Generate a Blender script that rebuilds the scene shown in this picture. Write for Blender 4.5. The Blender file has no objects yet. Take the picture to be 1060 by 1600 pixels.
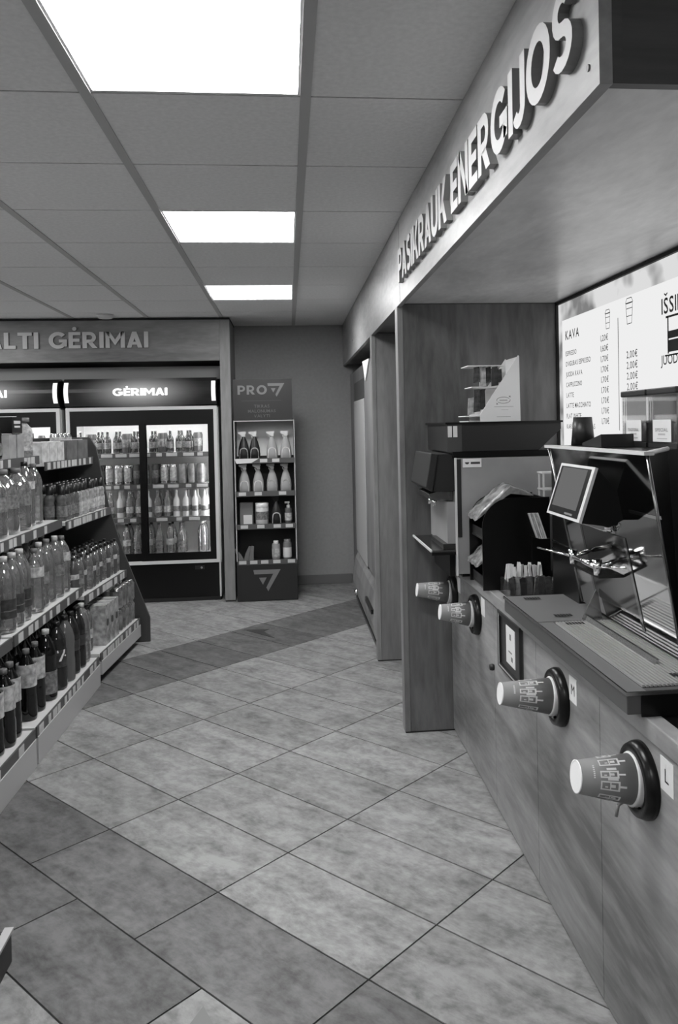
import bpy, bmesh, math, random
from mathutils import Matrix, Vector
random.seed(7)
SC = bpy.context.scene
COL = SC.collection
# ------------------------------------------------------------------ camera, world, exposure
YAW, PITCH, ROLL, CX, CY, FPX = .0993, -.0172, -.0208, 575.83, 686.29, 1260.
cd = bpy.data.cameras.new('camera'); cam = bpy.data.objects.new('camera', cd); COL.objects.link(cam)
fwd = Vector((math.sin(YAW)*math.cos(PITCH), math.cos(YAW)*math.cos(PITCH), math.sin(PITCH)))
rt = Vector((math.cos(YAW), -math.sin(YAW), 0)); up = rt.cross(fwd)
r2 = math.cos(ROLL)*rt + math.sin(ROLL)*up; u2 = -math.sin(ROLL)*rt + math.cos(ROLL)*up
m3 = Matrix((r2, u2, -fwd)).transposed()
cam.matrix_world = Matrix.Translation((0, 0, 1.44)) @ m3.to_4x4()
cd.sensor_fit = 'HORIZONTAL'; cd.sensor_width = 36; cd.lens = FPX/1060*36
cd.shift_x = -(CX-530)/1060; cd.shift_y = -(800-CY)/1060; cd.clip_start = .02
SC.camera = cam
w = bpy.data.worlds.new('world'); SC.world = w; w.use_nodes = True
w.node_tree.nodes['Background'].inputs[0].default_value = (.5, .5, .5, 1)
w.node_tree.nodes['Background'].inputs[1].default_value = .15
SC.view_settings.view_transform = 'Standard'; SC.view_settings.look = 'None'
SC.view_settings.exposure = 0.0; SC.view_settings.gamma = 1; SC.view_settings.use_curve_mapping = False
CEIL_LIGHT = 27.0          # luminance of the ceiling panels

# ------------------------------------------------------------------ materials
MATS = {}
def nodes_of(name):
    m = bpy.data.materials.new(name); m.use_nodes = True
    nt = m.node_tree; return m, nt, nt.nodes['Principled BSDF']
def plain(name, g, rough=.5, metal=0., emit=0., spec=.5, noise=0., nscale=6., bump=0.):
    if name in MATS: return MATS[name]
    m, nt, b = nodes_of(name)
    b.inputs['Base Color'].default_value = (g, g, g, 1)
    b.inputs['Roughness'].default_value = rough; b.inputs['Metallic'].default_value = metal
    b.inputs['Specular IOR Level'].default_value = spec
    if emit: 
        b.inputs['Emission Color'].default_value = (1, 1, 1, 1); b.inputs['Emission Strength'].default_value = emit
    if noise or bump:
        tc = nt.nodes.new('ShaderNodeTexCoord'); n = nt.nodes.new('ShaderNodeTexNoise')
        n.inputs['Scale'].default_value = nscale; n.inputs['Detail'].default_value = 5
        nt.links.new(tc.outputs['Object'], n.inputs['Vector'])
        if noise:
            r = nt.nodes.new('ShaderNodeMapRange')
            r.inputs[1].default_value = .3; r.inputs[2].default_value = .7
            r.inputs[3].default_value = g*(1-noise); r.inputs[4].default_value = g*(1+noise)
            nt.links.new(n.outputs['Fac'], r.inputs[0]); nt.links.new(r.outputs[0], b.inputs['Base Color'])
        if bump:
            bp = nt.nodes.new('ShaderNodeBump'); bp.inputs['Strength'].default_value = bump; bp.inputs['Distance'].default_value = .01
            nt.links.new(n.outputs['Fac'], bp.inputs['Height']); nt.links.new(bp.outputs[0], b.inputs['Normal'])
    MATS[name] = m; return m
def wood(name, lo, hi, scale=(9, 9, .7), rough=.42, rot=(0, 0, 0), spec=.4):
    m, nt, b = nodes_of(name)
    N, L = nt.nodes.new, nt.links.new
    tc = N('ShaderNodeTexCoord'); mp = N('ShaderNodeMapping'); mp.inputs['Scale'].default_value = scale; mp.inputs['Rotation'].default_value = rot
    L(tc.outputs['Object'], mp.inputs['Vector'])
    a = N('ShaderNodeTexNoise'); a.inputs['Scale'].default_value = 1.; a.inputs['Detail'].default_value = 8; a.inputs['Roughness'].default_value = .65; a.inputs['Distortion'].default_value = .6
    L(mp.outputs[0], a.inputs['Vector'])
    mp2 = N('ShaderNodeMapping'); mp2.inputs['Scale'].default_value = [s*.28 for s in scale]; mp2.inputs['Rotation'].default_value = rot; mp2.inputs['Location'].default_value = (3, 7, 1)
    L(tc.outputs['Object'], mp2.inputs['Vector'])
    c = N('ShaderNodeTexNoise'); c.inputs['Scale'].default_value = 1.; c.inputs['Detail'].default_value = 3; c.inputs['Distortion'].default_value = 1.
    L(mp2.outputs[0], c.inputs['Vector'])
    fine = N('ShaderNodeTexNoise'); fine.inputs['Scale'].default_value = 9.; fine.inputs['Detail'].default_value = 4
    L(mp.outputs[0], fine.inputs['Vector'])
    s1 = N('ShaderNodeMath'); s1.operation = 'MULTIPLY_ADD'; s1.inputs[1].default_value = .45; L(a.outputs['Fac'], s1.inputs[0])
    s2 = N('ShaderNodeMath'); s2.operation = 'MULTIPLY_ADD'; s2.inputs[1].default_value = .40; L(c.outputs['Fac'], s2.inputs[0]); L(s2.outputs[0], s1.inputs[2])
    s3 = N('ShaderNodeMath'); s3.operation = 'MULTIPLY'; s3.inputs[1].default_value = .15; L(fine.outputs['Fac'], s3.inputs[0]); L(s3.outputs[0], s2.inputs[2])
    cr = N('ShaderNodeMapRange'); cr.inputs[1].default_value = .39; cr.inputs[2].default_value = .61
    cr.inputs[3].default_value = lo; cr.inputs[4].default_value = hi
    L(s1.outputs[0], cr.inputs[0]); L(cr.outputs[0], b.inputs['Base Color'])
    b.inputs['Roughness'].default_value = rough; b.inputs['Specular IOR Level'].default_value = spec
    bp = N('ShaderNodeBump'); bp.inputs['Strength'].default_value = .05; bp.inputs['Distance'].default_value = .004
    L(fine.outputs['Fac'], bp.inputs['Height']); L(bp.outputs[0], b.inputs['Normal'])
    MATS[name] = m; return m
def tile_mat(name, lo, hi):
    m, nt, b = nodes_of(name)
    N, L = nt.nodes.new, nt.links.new
    ge = N('ShaderNodeNewGeometry'); oi = N('ShaderNodeObjectInfo')
    mu = N('ShaderNodeVectorMath'); mu.operation = 'SCALE'; mu.inputs[0].default_value = (37., 53., 11.); L(oi.outputs['Random'], mu.inputs['Scale'])
    ad = N('ShaderNodeVectorMath'); ad.operation = 'ADD'; L(ge.outputs['Position'], ad.inputs[0]); L(mu.outputs[0], ad.inputs[1])
    mp = N('ShaderNodeMapping'); mp.inputs['Rotation'].default_value = (0, 0, TA - math.radians(20)*0); mp.inputs['Scale'].default_value = (1.5, 5.5, 1)
    mp.vector_type = 'TEXTURE'; mp.inputs['Scale'].default_value = (1/5.5, 1/12., 1)
    L(ad.outputs[0], mp.inputs['Vector'])
    a = N('ShaderNodeTexNoise'); a.inputs['Scale'].default_value = 1.; a.inputs['Detail'].default_value = 9; a.inputs['Roughness'].default_value = .74; a.inputs['Distortion'].default_value = .25
    L(mp.outputs[0], a.inputs['Vector'])
    c = N('ShaderNodeTexNoise'); c.inputs['Scale'].default_value = 34; c.inputs['Detail'].default_value = 5; L(ad.outputs[0], c.inputs['Vector'])
    mix = N('ShaderNodeMath'); mix.operation = 'MULTIPLY_ADD'; mix.inputs[1].default_value = .25; L(c.outputs['Fac'], mix.inputs[0])
    m2 = N('ShaderNodeMath'); m2.operation = 'MULTIPLY'; m2.inputs[1].default_value = .75; L(a.outputs['Fac'], m2.inputs[0]); L(m2.outputs[0], mix.inputs[2])
    cr = N('ShaderNodeMapRange'); cr.inputs[1].default_value = .36; cr.inputs[2].default_value = .6; cr.inputs[3].default_value = lo; cr.inputs[4].default_value = hi
    L(mix.outputs[0], cr.inputs[0])
    rv = N('ShaderNodeMapRange'); rv.inputs[3].default_value = .9; rv.inputs[4].default_value = 1.1; L(oi.outputs['Random'], rv.inputs[0])
    fm = N('ShaderNodeMath'); fm.operation = 'MULTIPLY'; L(cr.outputs[0], fm.inputs[0]); L(rv.outputs[0], fm.inputs[1])
    L(fm.outputs[0], b.inputs['Base Color'])
    b.inputs['Roughness'].default_value = .48; b.inputs['Specular IOR Level'].default_value = .35
    bp = N('ShaderNodeBump'); bp.inputs['Strength'].default_value = .1; bp.inputs['Distance'].default_value = .004
    L(c.outputs['Fac'], bp.inputs['Height']); L(bp.outputs[0], b.inputs['Normal'])
    MATS[name] = m; return m
def clear(name, tint=.9, grey=.2, body=.25, rough=.05, gloss=.5):
    """thin clear plastic or glass: see-through, a little body colour, a glossy coat"""
    m = bpy.data.materials.new(name); m.use_nodes = True; nt = m.node_tree; nt.nodes.clear()
    N, L = nt.nodes.new, nt.links.new
    o = N('ShaderNodeOutputMaterial'); tr = N('ShaderNodeBsdfTransparent'); tr.inputs[0].default_value = (tint, tint, tint, 1)
    df = N('ShaderNodeBsdfDiffuse'); df.inputs[0].default_value = (grey, grey, grey, 1)
    gl = N('ShaderNodeBsdfGlossy'); gl.inputs['Roughness'].default_value = rough; gl.inputs[0].default_value = (1, 1, 1, 1)
    m1 = N('ShaderNodeMixShader'); m1.inputs[0].default_value = body; L(tr.outputs[0], m1.inputs[1]); L(df.outputs[0], m1.inputs[2])
    fr = N('ShaderNodeFresnel'); fr.inputs[0].default_value = 1.45
    sc = N('ShaderNodeMath'); sc.operation = 'MULTIPLY'; sc.inputs[1].default_value = gloss*2; sc.use_clamp = True; L(fr.outputs[0], sc.inputs[0])
    m2 = N('ShaderNodeMixShader'); L(sc.outputs[0], m2.inputs[0]); L(m1.outputs[0], m2.inputs[1]); L(gl.outputs[0], m2.inputs[2])
    L(m2.outputs[0], o.inputs[0]); MATS[name] = m; return m
def lamp_mat(name, s, g=1.):
    m = bpy.data.materials.new(name); m.use_nodes = True; nt = m.node_tree; nt.nodes.clear()
    o = nt.nodes.new('ShaderNodeOutputMaterial'); e = nt.nodes.new('ShaderNodeEmission'); e.inputs[0].default_value = (g, g, g, 1); e.inputs[1].default_value = s
    nt.links.new(e.outputs[0], o.inputs[0]); MATS[name] = m; return m
TU = Vector((.683, -.730)); TU.normalize(); TV = Vector((-TU.y, TU.x)); TA = math.atan2(TU.y, TU.x)
tile_mat('tile_light', .125, .33); tile_mat('tile_dark', .055, .165)
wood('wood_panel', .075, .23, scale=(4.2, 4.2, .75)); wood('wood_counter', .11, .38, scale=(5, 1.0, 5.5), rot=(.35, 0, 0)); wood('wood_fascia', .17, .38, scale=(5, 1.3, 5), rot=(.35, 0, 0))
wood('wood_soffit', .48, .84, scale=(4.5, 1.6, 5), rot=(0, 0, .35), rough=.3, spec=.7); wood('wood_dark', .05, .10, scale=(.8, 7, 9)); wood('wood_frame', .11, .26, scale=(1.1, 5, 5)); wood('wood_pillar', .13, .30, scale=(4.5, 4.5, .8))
plain('grout', .02, .9); plain('ceiling_tile', .74, .95, noise=.06, nscale=60, bump=.15); plain('ceiling_rail', .42, .6); plain('joint_dark', .08, .9)
plain('wall_paint', .30, .85, noise=.05, nscale=40); plain('wall_pale', .72, .9); plain('skirting', .14, .6)
plain('black', .004, .3, spec=.3); plain('black_matte', .006, .6); plain('black_gloss', .004, .12); plain('charcoal', .016, .4); plain('dark_grey', .045, .5)
plain('mid_grey', .18, .5); plain('light_grey', .42, .45); plain('white', .75, .5); plain('off_white', .6, .5); plain('paper', .7, .7); plain('silver_trim', .6, .35)
plain('steel_side', .34, .4, .35, noise=.08, nscale=8); plain('steel_grate', .5, .4, .5); plain('steel', .42, .24, 1., noise=.05, nscale=30); plain('steel_mirror', .35, .07, 1.); plain('steel_dark', .20, .22, 1.); plain('chrome', .85, .08, 1.)
plain('shelf_white', .6, .45); plain('kick_grey', .42, .4); plain('end_panel', .05, .55); plain('rail_grey', .075, .5); plain('tag', .5, .5)
plain('sign_face', .5, .5); plain('letter_alt', .5, .5); plain('letter_side', .2, .5)
plain('cola', .004, .05); plain('dark_liquid', .016, .05); plain('grey_liquid', .10, .08); plain('label_light', .4, .5, noise=.5, nscale=45); plain('label_mid', .16, .5, noise=.6, nscale=60)
plain('label_dark', .035, .5, noise=.6, nscale=50); plain('cap_light', .5, .4); plain('cap_dark', .01, .35); plain('cap_mid', .15, .4); plain('can_metal', .5, .25, 1.)
plain('can_print', .2, .35, noise=.5, nscale=18); plain('carton', .3, .5, noise=.6, nscale=30); plain('carton_light', .5, .5, noise=.35, nscale=25); plain('beans', .012, .5, noise=.5, nscale=60, bump=.6)
plain('cup_paper', .2, .6); plain('cup_white', .85, .5); plain('print_white', .6, .6)
plain('packet', .05, .5, noise=.7, nscale=70); plain('spray_light', .34, .35); plain('spray_dark', .015, .3)
clear('glass', .97, .1, .005, .02, .22); clear('pet_clear', .88, .55, .16, .03, 1.6); clear('pet_water', .83, .42, .22, .03, 1.6); clear('bottle_glass', .75, .5, .25, .05, 1.); clear('bottle_brown', .3, .04, .4, .05, 1.); clear('acrylic', .93, .3, .04, .03, .4)
lamp_mat('ceiling_lamp', CEIL_LIGHT); lamp_mat('menu_white', .86); lamp_mat('fridge_lamp', 34.); lamp_mat('header_text', 2.2); lamp_mat('header_strip', 1.3); lamp_mat('screen_glow', .15)
def header_mat():
    m = bpy.data.materials.new('header_glow'); m.use_nodes = True; nt = m.node_tree; b = nt.nodes['Principled BSDF']; N, L = nt.nodes.new, nt.links.new
    b.inputs['Base Color'].default_value = (.02, .02, .02, 1); b.inputs['Roughness'].default_value = .18
    tc = N('ShaderNodeTexCoord'); sx = N('ShaderNodeSeparateXYZ'); L(tc.outputs['Object'], sx.inputs[0])
    # the lit print on the header: a soft bright oval fading to black at the ends
    mp = N('ShaderNodeMapping'); mp.inputs['Scale'].default_value = (1.75, 0, 5); mp.inputs['Location'].default_value = (0, 0, -5*.118)
    L(tc.outputs['Object'], mp.inputs['Vector']); g = N('ShaderNodeTexGradient'); g.gradient_type = 'QUADRATIC_SPHERE'; L(mp.outputs[0], g.inputs[0])
    mu = N('ShaderNodeMath'); mu.operation = 'MULTIPLY'; mu.inputs[1].default_value = .55; L(g.outputs['Fac'], mu.inputs[0])
    b.inputs['Emission Color'].default_value = (1, 1, 1, 1); L(mu.outputs[0], b.inputs['Emission Strength']); MATS['header_glow'] = m
header_mat()
def menu_photo():
    m = bpy.data.materials.new('menu_photo'); m.use_nodes = True; nt = m.node_tree; nt.nodes.clear(); N, L = nt.nodes.new, nt.links.new
    o = N('ShaderNodeOutputMaterial'); e = N('ShaderNodeEmission'); tc = N('ShaderNodeTexCoord'); n = N('ShaderNodeTexNoise'); n.inputs['Scale'].default_value = 6; n.inputs['Detail'].default_value = 2
    L(tc.outputs['Object'], n.inputs['Vector']); cr = N('ShaderNodeMapRange'); cr.inputs[1].default_value = .35; cr.inputs[2].default_value = .55; cr.inputs[3].default_value = .22; cr.inputs[4].default_value = .72
    L(n.outputs['Fac'], cr.inputs[0]); L(cr.outputs[0], e.inputs[0]); L(e.outputs[0], o.inputs[0]); MATS['menu_photo'] = m
menu_photo()
def M(n): return MATS[n]

# ------------------------------------------------------------------ mesh helpers
class MB:
    def __init__(s): s.v = []; s.f = []; s.sm = []; s.mi = []
    def face(s, idx, sm=False, m=0): s.f.append(idx); s.sm.append(sm); s.mi.append(m)
    def box(s, x0, y0, z0, x1, y1, z1, m=0):
        b = len(s.v); s.v += [(x, y, z) for z in (z0, z1) for y in (y0, y1) for x in (x0, x1)]
        for q in ((0, 2, 3, 1), (4, 5, 7, 6), (0, 1, 5, 4), (2, 6, 7, 3), (0, 4, 6, 2), (1, 3, 7, 5)): s.face([b+i for i in q], False, m)
        return s
    def prism(s, poly, ax, a0, a1, m=0):
        """poly in the two other axes (in x,y,z order), extruded on axis ax"""
        b = len(s.v); n = len(poly)
        for a in (a0, a1):
            for p in poly:
                q = list(p); q.insert(ax, a); s.v.append(tuple(q))
        area = sum(poly[i][0]*poly[(i+1) % n][1]-poly[(i+1) % n][0]*poly[i][1] for i in range(n))
        flip = (area > 0) == (ax != 1)
        lo = list(range(b, b+n)); hi = list(range(b+n, b+2*n))
        if not flip: lo.reverse(); hi.reverse()
        s.face(lo[::-1], False, m); s.face(hi, False, m)
        for i in range(n):
            j = (i+1) % n; q = [b+i, b+j, b+n+j, b+n+i]
            s.face(q if flip else q[::-1], False, m)
        return s
    def lathe(s, prof, seg=16, o=(0, 0, 0), mat=None, m=0, cap0=True, cap1=True):
        b = len(s.v); mat = mat or Matrix.Identity(4)
        for r, z in prof:
            for k in range(seg):
                a = 2*math.pi*k/seg; p = mat @ Vector((r*math.cos(a), r*math.sin(a), z)); s.v.append((p.x+o[0], p.y+o[1], p.z+o[2]))
        for i in range(len(prof)-1):
            for k in range(seg):
                j = (k+1) % seg; s.face([b+i*seg+k, b+i*seg+j, b+(i+1)*seg+j, b+(i+1)*seg+k], True, m)
        if cap0: s.face([b+k for k in range(seg)][::-1], False, m)
        if cap1: s.face([b+(len(prof)-1)*seg+k for k in range(seg)], False, m)
        return s
    def tube(s, p0, p1, r0, r1=None, seg=10, m=0):
        p0 = Vector(p0); p1 = Vector(p1); r1 = r0 if r1 is None else r1; d = p1-p0
        mat = Matrix.Translation(p0) @ d.to_track_quat('Z', 'Y').to_matrix().to_4x4()
        return s.lathe([(r0, 0), (r1, d.length)], seg, mat=mat, m=m)
    def quad(s, *p, m=0):
        b = len(s.v); s.v += [tuple(q) for q in p]; s.face([b+i for i in range(len(p))], False, m); return s
    def mesh(s, name, mats):
        me = bpy.data.meshes.new(name); me.from_pydata(s.v, [], s.f)
        for mm in (mats if isinstance(mats, (list, tuple)) else [mats]): me.materials.append(M(mm) if isinstance(mm, str) else mm)
        me.polygons.foreach_set('use_smooth', s.sm); me.polygons.foreach_set('material_index', s.mi); me.update(); return me
    def build(s, name, mats, parent=None, bevel=0., loc=None):
        o = link(name, s.mesh(name, mats), parent)
        if loc: o.location = loc
        if bevel:
            b = o.modifiers.new('bevel', 'BEVEL'); b.width = bevel; b.segments = 2; b.limit_method = 'ANGLE'
        return o
def link(name, data, parent=None):
    o = bpy.data.objects.new(name, data); COL.objects.link(o)
    if parent: o.parent = parent
    return o
def tag(o, label, cat, group=None):
    o['label'] = label; o['category'] = cat
    if group: o['group'] = group
    return o
def thing(name, label, cat, loc=(0, 0, 0), rz=0., group=None):
    o = link(name, None); o.location = loc; o.rotation_euler = (0, 0, rz); o.empty_display_size = .05
    return tag(o, label, cat, group)
def struct(o): o['kind'] = 'structure'; return o
def copy_tree(root):
    r = root.copy(); COL.objects.link(r)
    for ch in root.children:
        c = ch.copy(); COL.objects.link(c); c.parent = r
        for g in ch.children:
            d = g.copy(); COL.objects.link(d); d.parent = c
    return r
ORD = ['zeroth', 'first', 'second', 'third', 'fourth', 'fifth', 'sixth', 'seventh', 'eighth', 'ninth', 'tenth', 'eleventh', 'twelfth', 'thirteenth', 'fourteenth', 'fifteenth', 'sixteenth', 'seventeenth', 'eighteenth', 'nineteenth', 'twentieth']
# ------------------------------------------------------------------ lettering
_tc = {}
def _ring(cx, cy, rx, ry, t, a0, a1, n=10):
    out = []
    for k in range(n):
        p, q = math.radians(a0+(a1-a0)*k/n), math.radians(a0+(a1-a0)*(k+1)/n)
        out.append([(cx+rx*math.cos(p), cy+ry*math.sin(p)), (cx+rx*math.cos(q), cy+ry*math.sin(q)), (cx+(rx-t)*math.cos(q), cy+(ry-t*.92)*math.sin(q)), (cx+(rx-t)*math.cos(p), cy+(ry-t*.92)*math.sin(p))])
    return out
def _rc(a, b, c, d): return [(a, b), (c, b), (c, d), (a, d)]
_bowl = [_rc(0, 0, .24, 1), _rc(.24, .8, .42, 1), _rc(.24, .33, .42, .53)]+_ring(.42, .665, .34, .335, .21, -90, 90, 8)
BLOCK = {
 'I': ([_rc(0, 0, .24, 1)], .24), 'L': ([_rc(0, 0, .24, 1), _rc(.24, 0, .62, .2)], .62), 'T': ([_rc(0, .8, .76, 1), _rc(.26, 0, .5, .8)], .76),
 'E': ([_rc(0, 0, .24, 1), _rc(.24, 0, .66, .19), _rc(.24, .405, .6, .595), _rc(.24, .81, .66, 1)], .66),
 'A': ([[(0, 0), (.25, 0), (.56, 1), (.31, 1)], [(.62, 0), (.87, 0), (.56, 1), (.31, 1)], _rc(.2, .19, .67, .37)], .87),
 'M': ([_rc(0, 0, .23, 1), _rc(.85, 0, 1.08, 1), [(0, 1), (.24, 1), (.54, .52), (.54, .16)], [(.54, .16), (.54, .52), (.84, 1), (1.08, 1)]], 1.08),
 'N': ([_rc(0, 0, .23, 1), _rc(.65, 0, .88, 1), [(.01, .995), (.25, .995), (.87, .005), (.63, .005)]], .88),
 'K': ([_rc(0, 0, .24, 1), [(.2, .33), (.62, 1), (.9, 1), (.42, .30)], [(.33, .55), (.62, 0), (.92, 0), (.5, .64)]], .92),
 'P': (_bowl, .76), 'R': (_bowl+[[(.28, .36), (.54, .40), (.84, 0), (.55, 0)]], .84),
 'O': (_ring(.52, .5, .52, .52, .24, 0, 360, 24), 1.04),
 'G': (_ring(.52, .5, .52, .52, .24, 42, 330, 20)+[_rc(.56, .36, 1.0, .55), _rc(.78, .12, .995, .37)], 1.0),
 'U': ([_rc(0, .36, .24, 1), _rc(.6, .36, .84, 1)]+_ring(.42, .36, .42, .375, .24, 180, 360, 10), .84),
 'J': ([_rc(.32, .3, .56, 1)]+_ring(.24, .3, .32, .32, .23, 205, 360, 8), .56),
 'S': (_ring(.37, .71, .34, .305, .21, 30, 270, 12)+_ring(.37, .29, .37, .305, .21, -150, 90, 12), .74)}
def block_glyph(ch, ext):
    base = {'Š': 'S', 'Ė': 'E'}.get(ch, ch); polys, wd = BLOCK[base]; polys = list(polys); k = .69
    if ch == 'Ė': polys.append([(wd/2+.12*math.cos(a*math.pi/5), 1.2+.12*math.sin(a*math.pi/5)) for a in range(10)])
    if ch == 'Š': polys += [[(wd/2-.24, 1.36), (wd/2, 1.24), (wd/2, 1.06), (wd/2-.24, 1.24)], [(wd/2+.24, 1.36), (wd/2+.24, 1.24), (wd/2, 1.06), (wd/2, 1.24)]]
    b = MB()
    for p in polys:
        n = len(p); o = len(b.v); ar = sum(p[i][0]*p[(i+1) % n][1]-p[(i+1) % n][0]*p[i][1] for i in range(n)); q = p if ar > 0 else p[::-1]
        b.v += [(x*k, y*k, ext) for x, y in q]; b.face(list(range(o, o+n)), False, 0)
        if ext:
            b.v += [(x*k, y*k, -ext) for x, y in q]; b.face(list(range(o+n, o+2*n))[::-1], False, 1)
            for i in range(n): j = (i+1) % n; b.face([o+n+i, o+n+j, o+j, o+i], False, 1)
    me = bpy.data.meshes.new('letter'); me.from_pydata(b.v, [], b.f); me.polygons.foreach_set('material_index', b.mi); me.update()
    return me, wd*k
def glyph(ch, ext=0., bold=0.):
    k = (ch, ext, bold)
    if k in _tc: return _tc[k]
    if bold == 'block': _tc[k] = block_glyph(ch, ext); return _tc[k]
    base = {'Š': 'S', 'Ė': 'E'}.get(ch, ch)
    c = bpy.data.curves.new('glyph', 'FONT'); c.body = base; c.size = 1; c.extrude = ext; c.offset = bold; c.resolution_u = 3
    o = bpy.data.objects.new('glyph', c); COL.objects.link(o); bpy.context.view_layer.update()
    me = bpy.data.meshes.new_from_object(o.evaluated_get(bpy.context.evaluated_depsgraph_get()))
    bpy.data.objects.remove(o); bpy.data.curves.remove(c)
    xs = [v.co.x for v in me.vertices]; x0, x1 = min(xs), max(xs)
    bm = bmesh.new(); bm.from_mesh(me); bmesh.ops.translate(bm, verts=bm.verts, vec=(-x0, 0, 0))
    cx = (x1-x0)/2
    def poly(pts):
        lo = [bm.verts.new((p[0], p[1], -ext)) for p in pts]; hi = [bm.verts.new((p[0], p[1], ext)) for p in pts]
        bm.faces.new(hi)
        if ext:
            bm.faces.new(lo[::-1])
            for i in range(len(pts)): j = (i+1) % len(pts); bm.faces.new((lo[i], lo[j], hi[j], hi[i]))
    if ch == 'Ė': poly([(cx+.075*math.cos(a*math.pi/5), .83+.075*math.sin(a*math.pi/5)) for a in range(10)])
    if ch == 'Š': poly([(cx-.16, .93), (cx, .85), (cx+.16, .93), (cx+.16, .86), (cx, .76), (cx-.16, .86)])
    if ext:
        for f in bm.faces: f.material_index = 0 if f.normal.z > .9 or abs(f.calc_center_median().z-ext) < 1e-5 else 1
        bm.normal_update()
        for f in bm.faces: f.material_index = 0 if f.normal.z > .7 else 1
    bm.to_mesh(me); bm.free(); _tc[k] = (me, x1-x0); return _tc[k]
FACE = {'-x': Matrix(((0, 0, -1), (-1, 0, 0), (0, 1, 0))), '-y': Matrix(((1, 0, 0), (0, 0, -1), (0, 1, 0))), }
def letters(text, start, end, z, h, face, plane, parent, mats, ext=0., bold=0., gap=.09, name='letter', space=.28, width=None):
    """separate letter objects, spread from start to end along the reading direction"""
    s = h/.69; R = FACE[face]
    wid = [(space if ch == ' ' else glyph(ch, ext, bold)[1]) for ch in text]
    total = sum(wid)+gap*(len(text)-1); kx = abs(end-start)/total/s if end is not None else 1.
    pos = 0.
    for ch, wd in zip(text, wid):
        if ch != ' ':
            me = glyph(ch, ext, bold)[0]
            if not me.materials:
                for mm in mats: me.materials.append(M(mm))
            o = link(name, me, parent)
            d = pos*s*kx
            off = {'-x': Vector((plane, start-d, z)), '-y': Vector((start+d, plane, z))}[face]
            o.matrix_basis = Matrix.Translation(off) @ (R.to_4x4() @ Matrix.Diagonal((s*kx, s, s, 1)))
        pos += wd+gap
def textline(text, start, z, h, face, plane, parent, mat, bold=.0, name='lettering', width=None, center=None, gap=.11, space=.25):
    """one flat mesh of print"""
    s = h/.69; me = bpy.data.meshes.new(name); bm = bmesh.new(); pos = 0.
    wid = [(space if ch == ' ' else glyph(ch, 0., bold)[1]) for ch in text]; total = (sum(wid)+gap*(len(text)-1))*s
    kx = width/total if width else 1.
    for ch, wd in zip(text, wid):
        if ch != ' ':
            g = glyph(ch, 0., bold)[0]; n0 = len(bm.verts); bm.from_mesh(g); bm.verts.ensure_lookup_table()
            for v in bm.verts[n0:]: v.co = Vector(((v.co.x+pos)*s*kx, v.co.y*s, 0))
        pos += wd+gap
    for f in bm.faces: f.material_index = 0; f.smooth = False
    bm.to_mesh(me); bm.free(); me.materials.clear(); me.materials.append(M(mat))
    o = link(name, me, parent)
    if center is not None: start = center-(total*kx/2)*(1 if face == '-y' else -1)
    off = {'-x': Vector((plane, start, z)), '-y': Vector((start, plane, z))}[face]
    o.matrix_basis = Matrix.Translation(off) @ FACE[face].to_4x4(); return o

# ================================================================== THE SETTING
RX0, RX1, RY0, RY1, ZC = -4.2, 1.6, -2.5, 7.37, 2.36
floor = struct(MB().box(RX0, RY0, -.1, RX1, RY1, -.003).build('floor', 'grout'))
TL, TW, G = .622, .297, .0055
ORI = Vector((-.248, 2.518))
full = MB().box(G/2, G/2, -.003, TL-G/2, TW-G/2, 0).mesh('floor_tile', 'tile_light'); fullD = full.copy(); fullD.materials.clear(); fullD.materials.append(M('tile_dark'))
def clip(poly, fn):
    out = []
    for i in range(len(poly)):
        a, b = poly[i], poly[(i+1) % len(poly)]; da, db = fn(a), fn(b)
        if da >= 0: out.append(a)
        if da*db < 0: t = da/(da-db); out.append((a[0]+t*(b[0]-a[0]), a[1]+t*(b[1]-a[1])))
    return out
rotT = Matrix.Rotation(TA, 4, 'Z')
for j in range(-16, 22):
    sh = .5 if j <= -2 else 0.
    for i in range(-14, 12):
        c = ORI+TU*(TL*(i+sh))+TV*(TW*j)
        cs = [(c+TU*a+TV*b) for a, b in ((G/2, G/2), (TL-G/2, G/2), (TL-G/2, TW-G/2), (G/2, TW-G/2))]
        cs = [(p.x, p.y) for p in cs]
        lim = (lambda p: p[0]-RX0, lambda p: RX1-p[0], lambda p: p[1]-.6, lambda p: RY1-p[1])
        dark = (i == -4 and j > -2) or j == -1 or (j == -2 and i in (-1, -2, -3)) or (i == -6 and j in (3, 4))
        if all(f(p) >= 0 for f in lim for p in cs):
            o = link('floor_tile', fullD if dark else full, floor); o.matrix_basis = Matrix.Translation((c.x, c.y, 0)) @ rotT
        else:
            for f in lim: cs = clip(cs, f) if cs else cs
            if len(cs) >= 3: MB().prism(cs, 2, -.003, 0).build('floor_tile', 'tile_dark' if dark else 'tile_light', floor)
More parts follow.
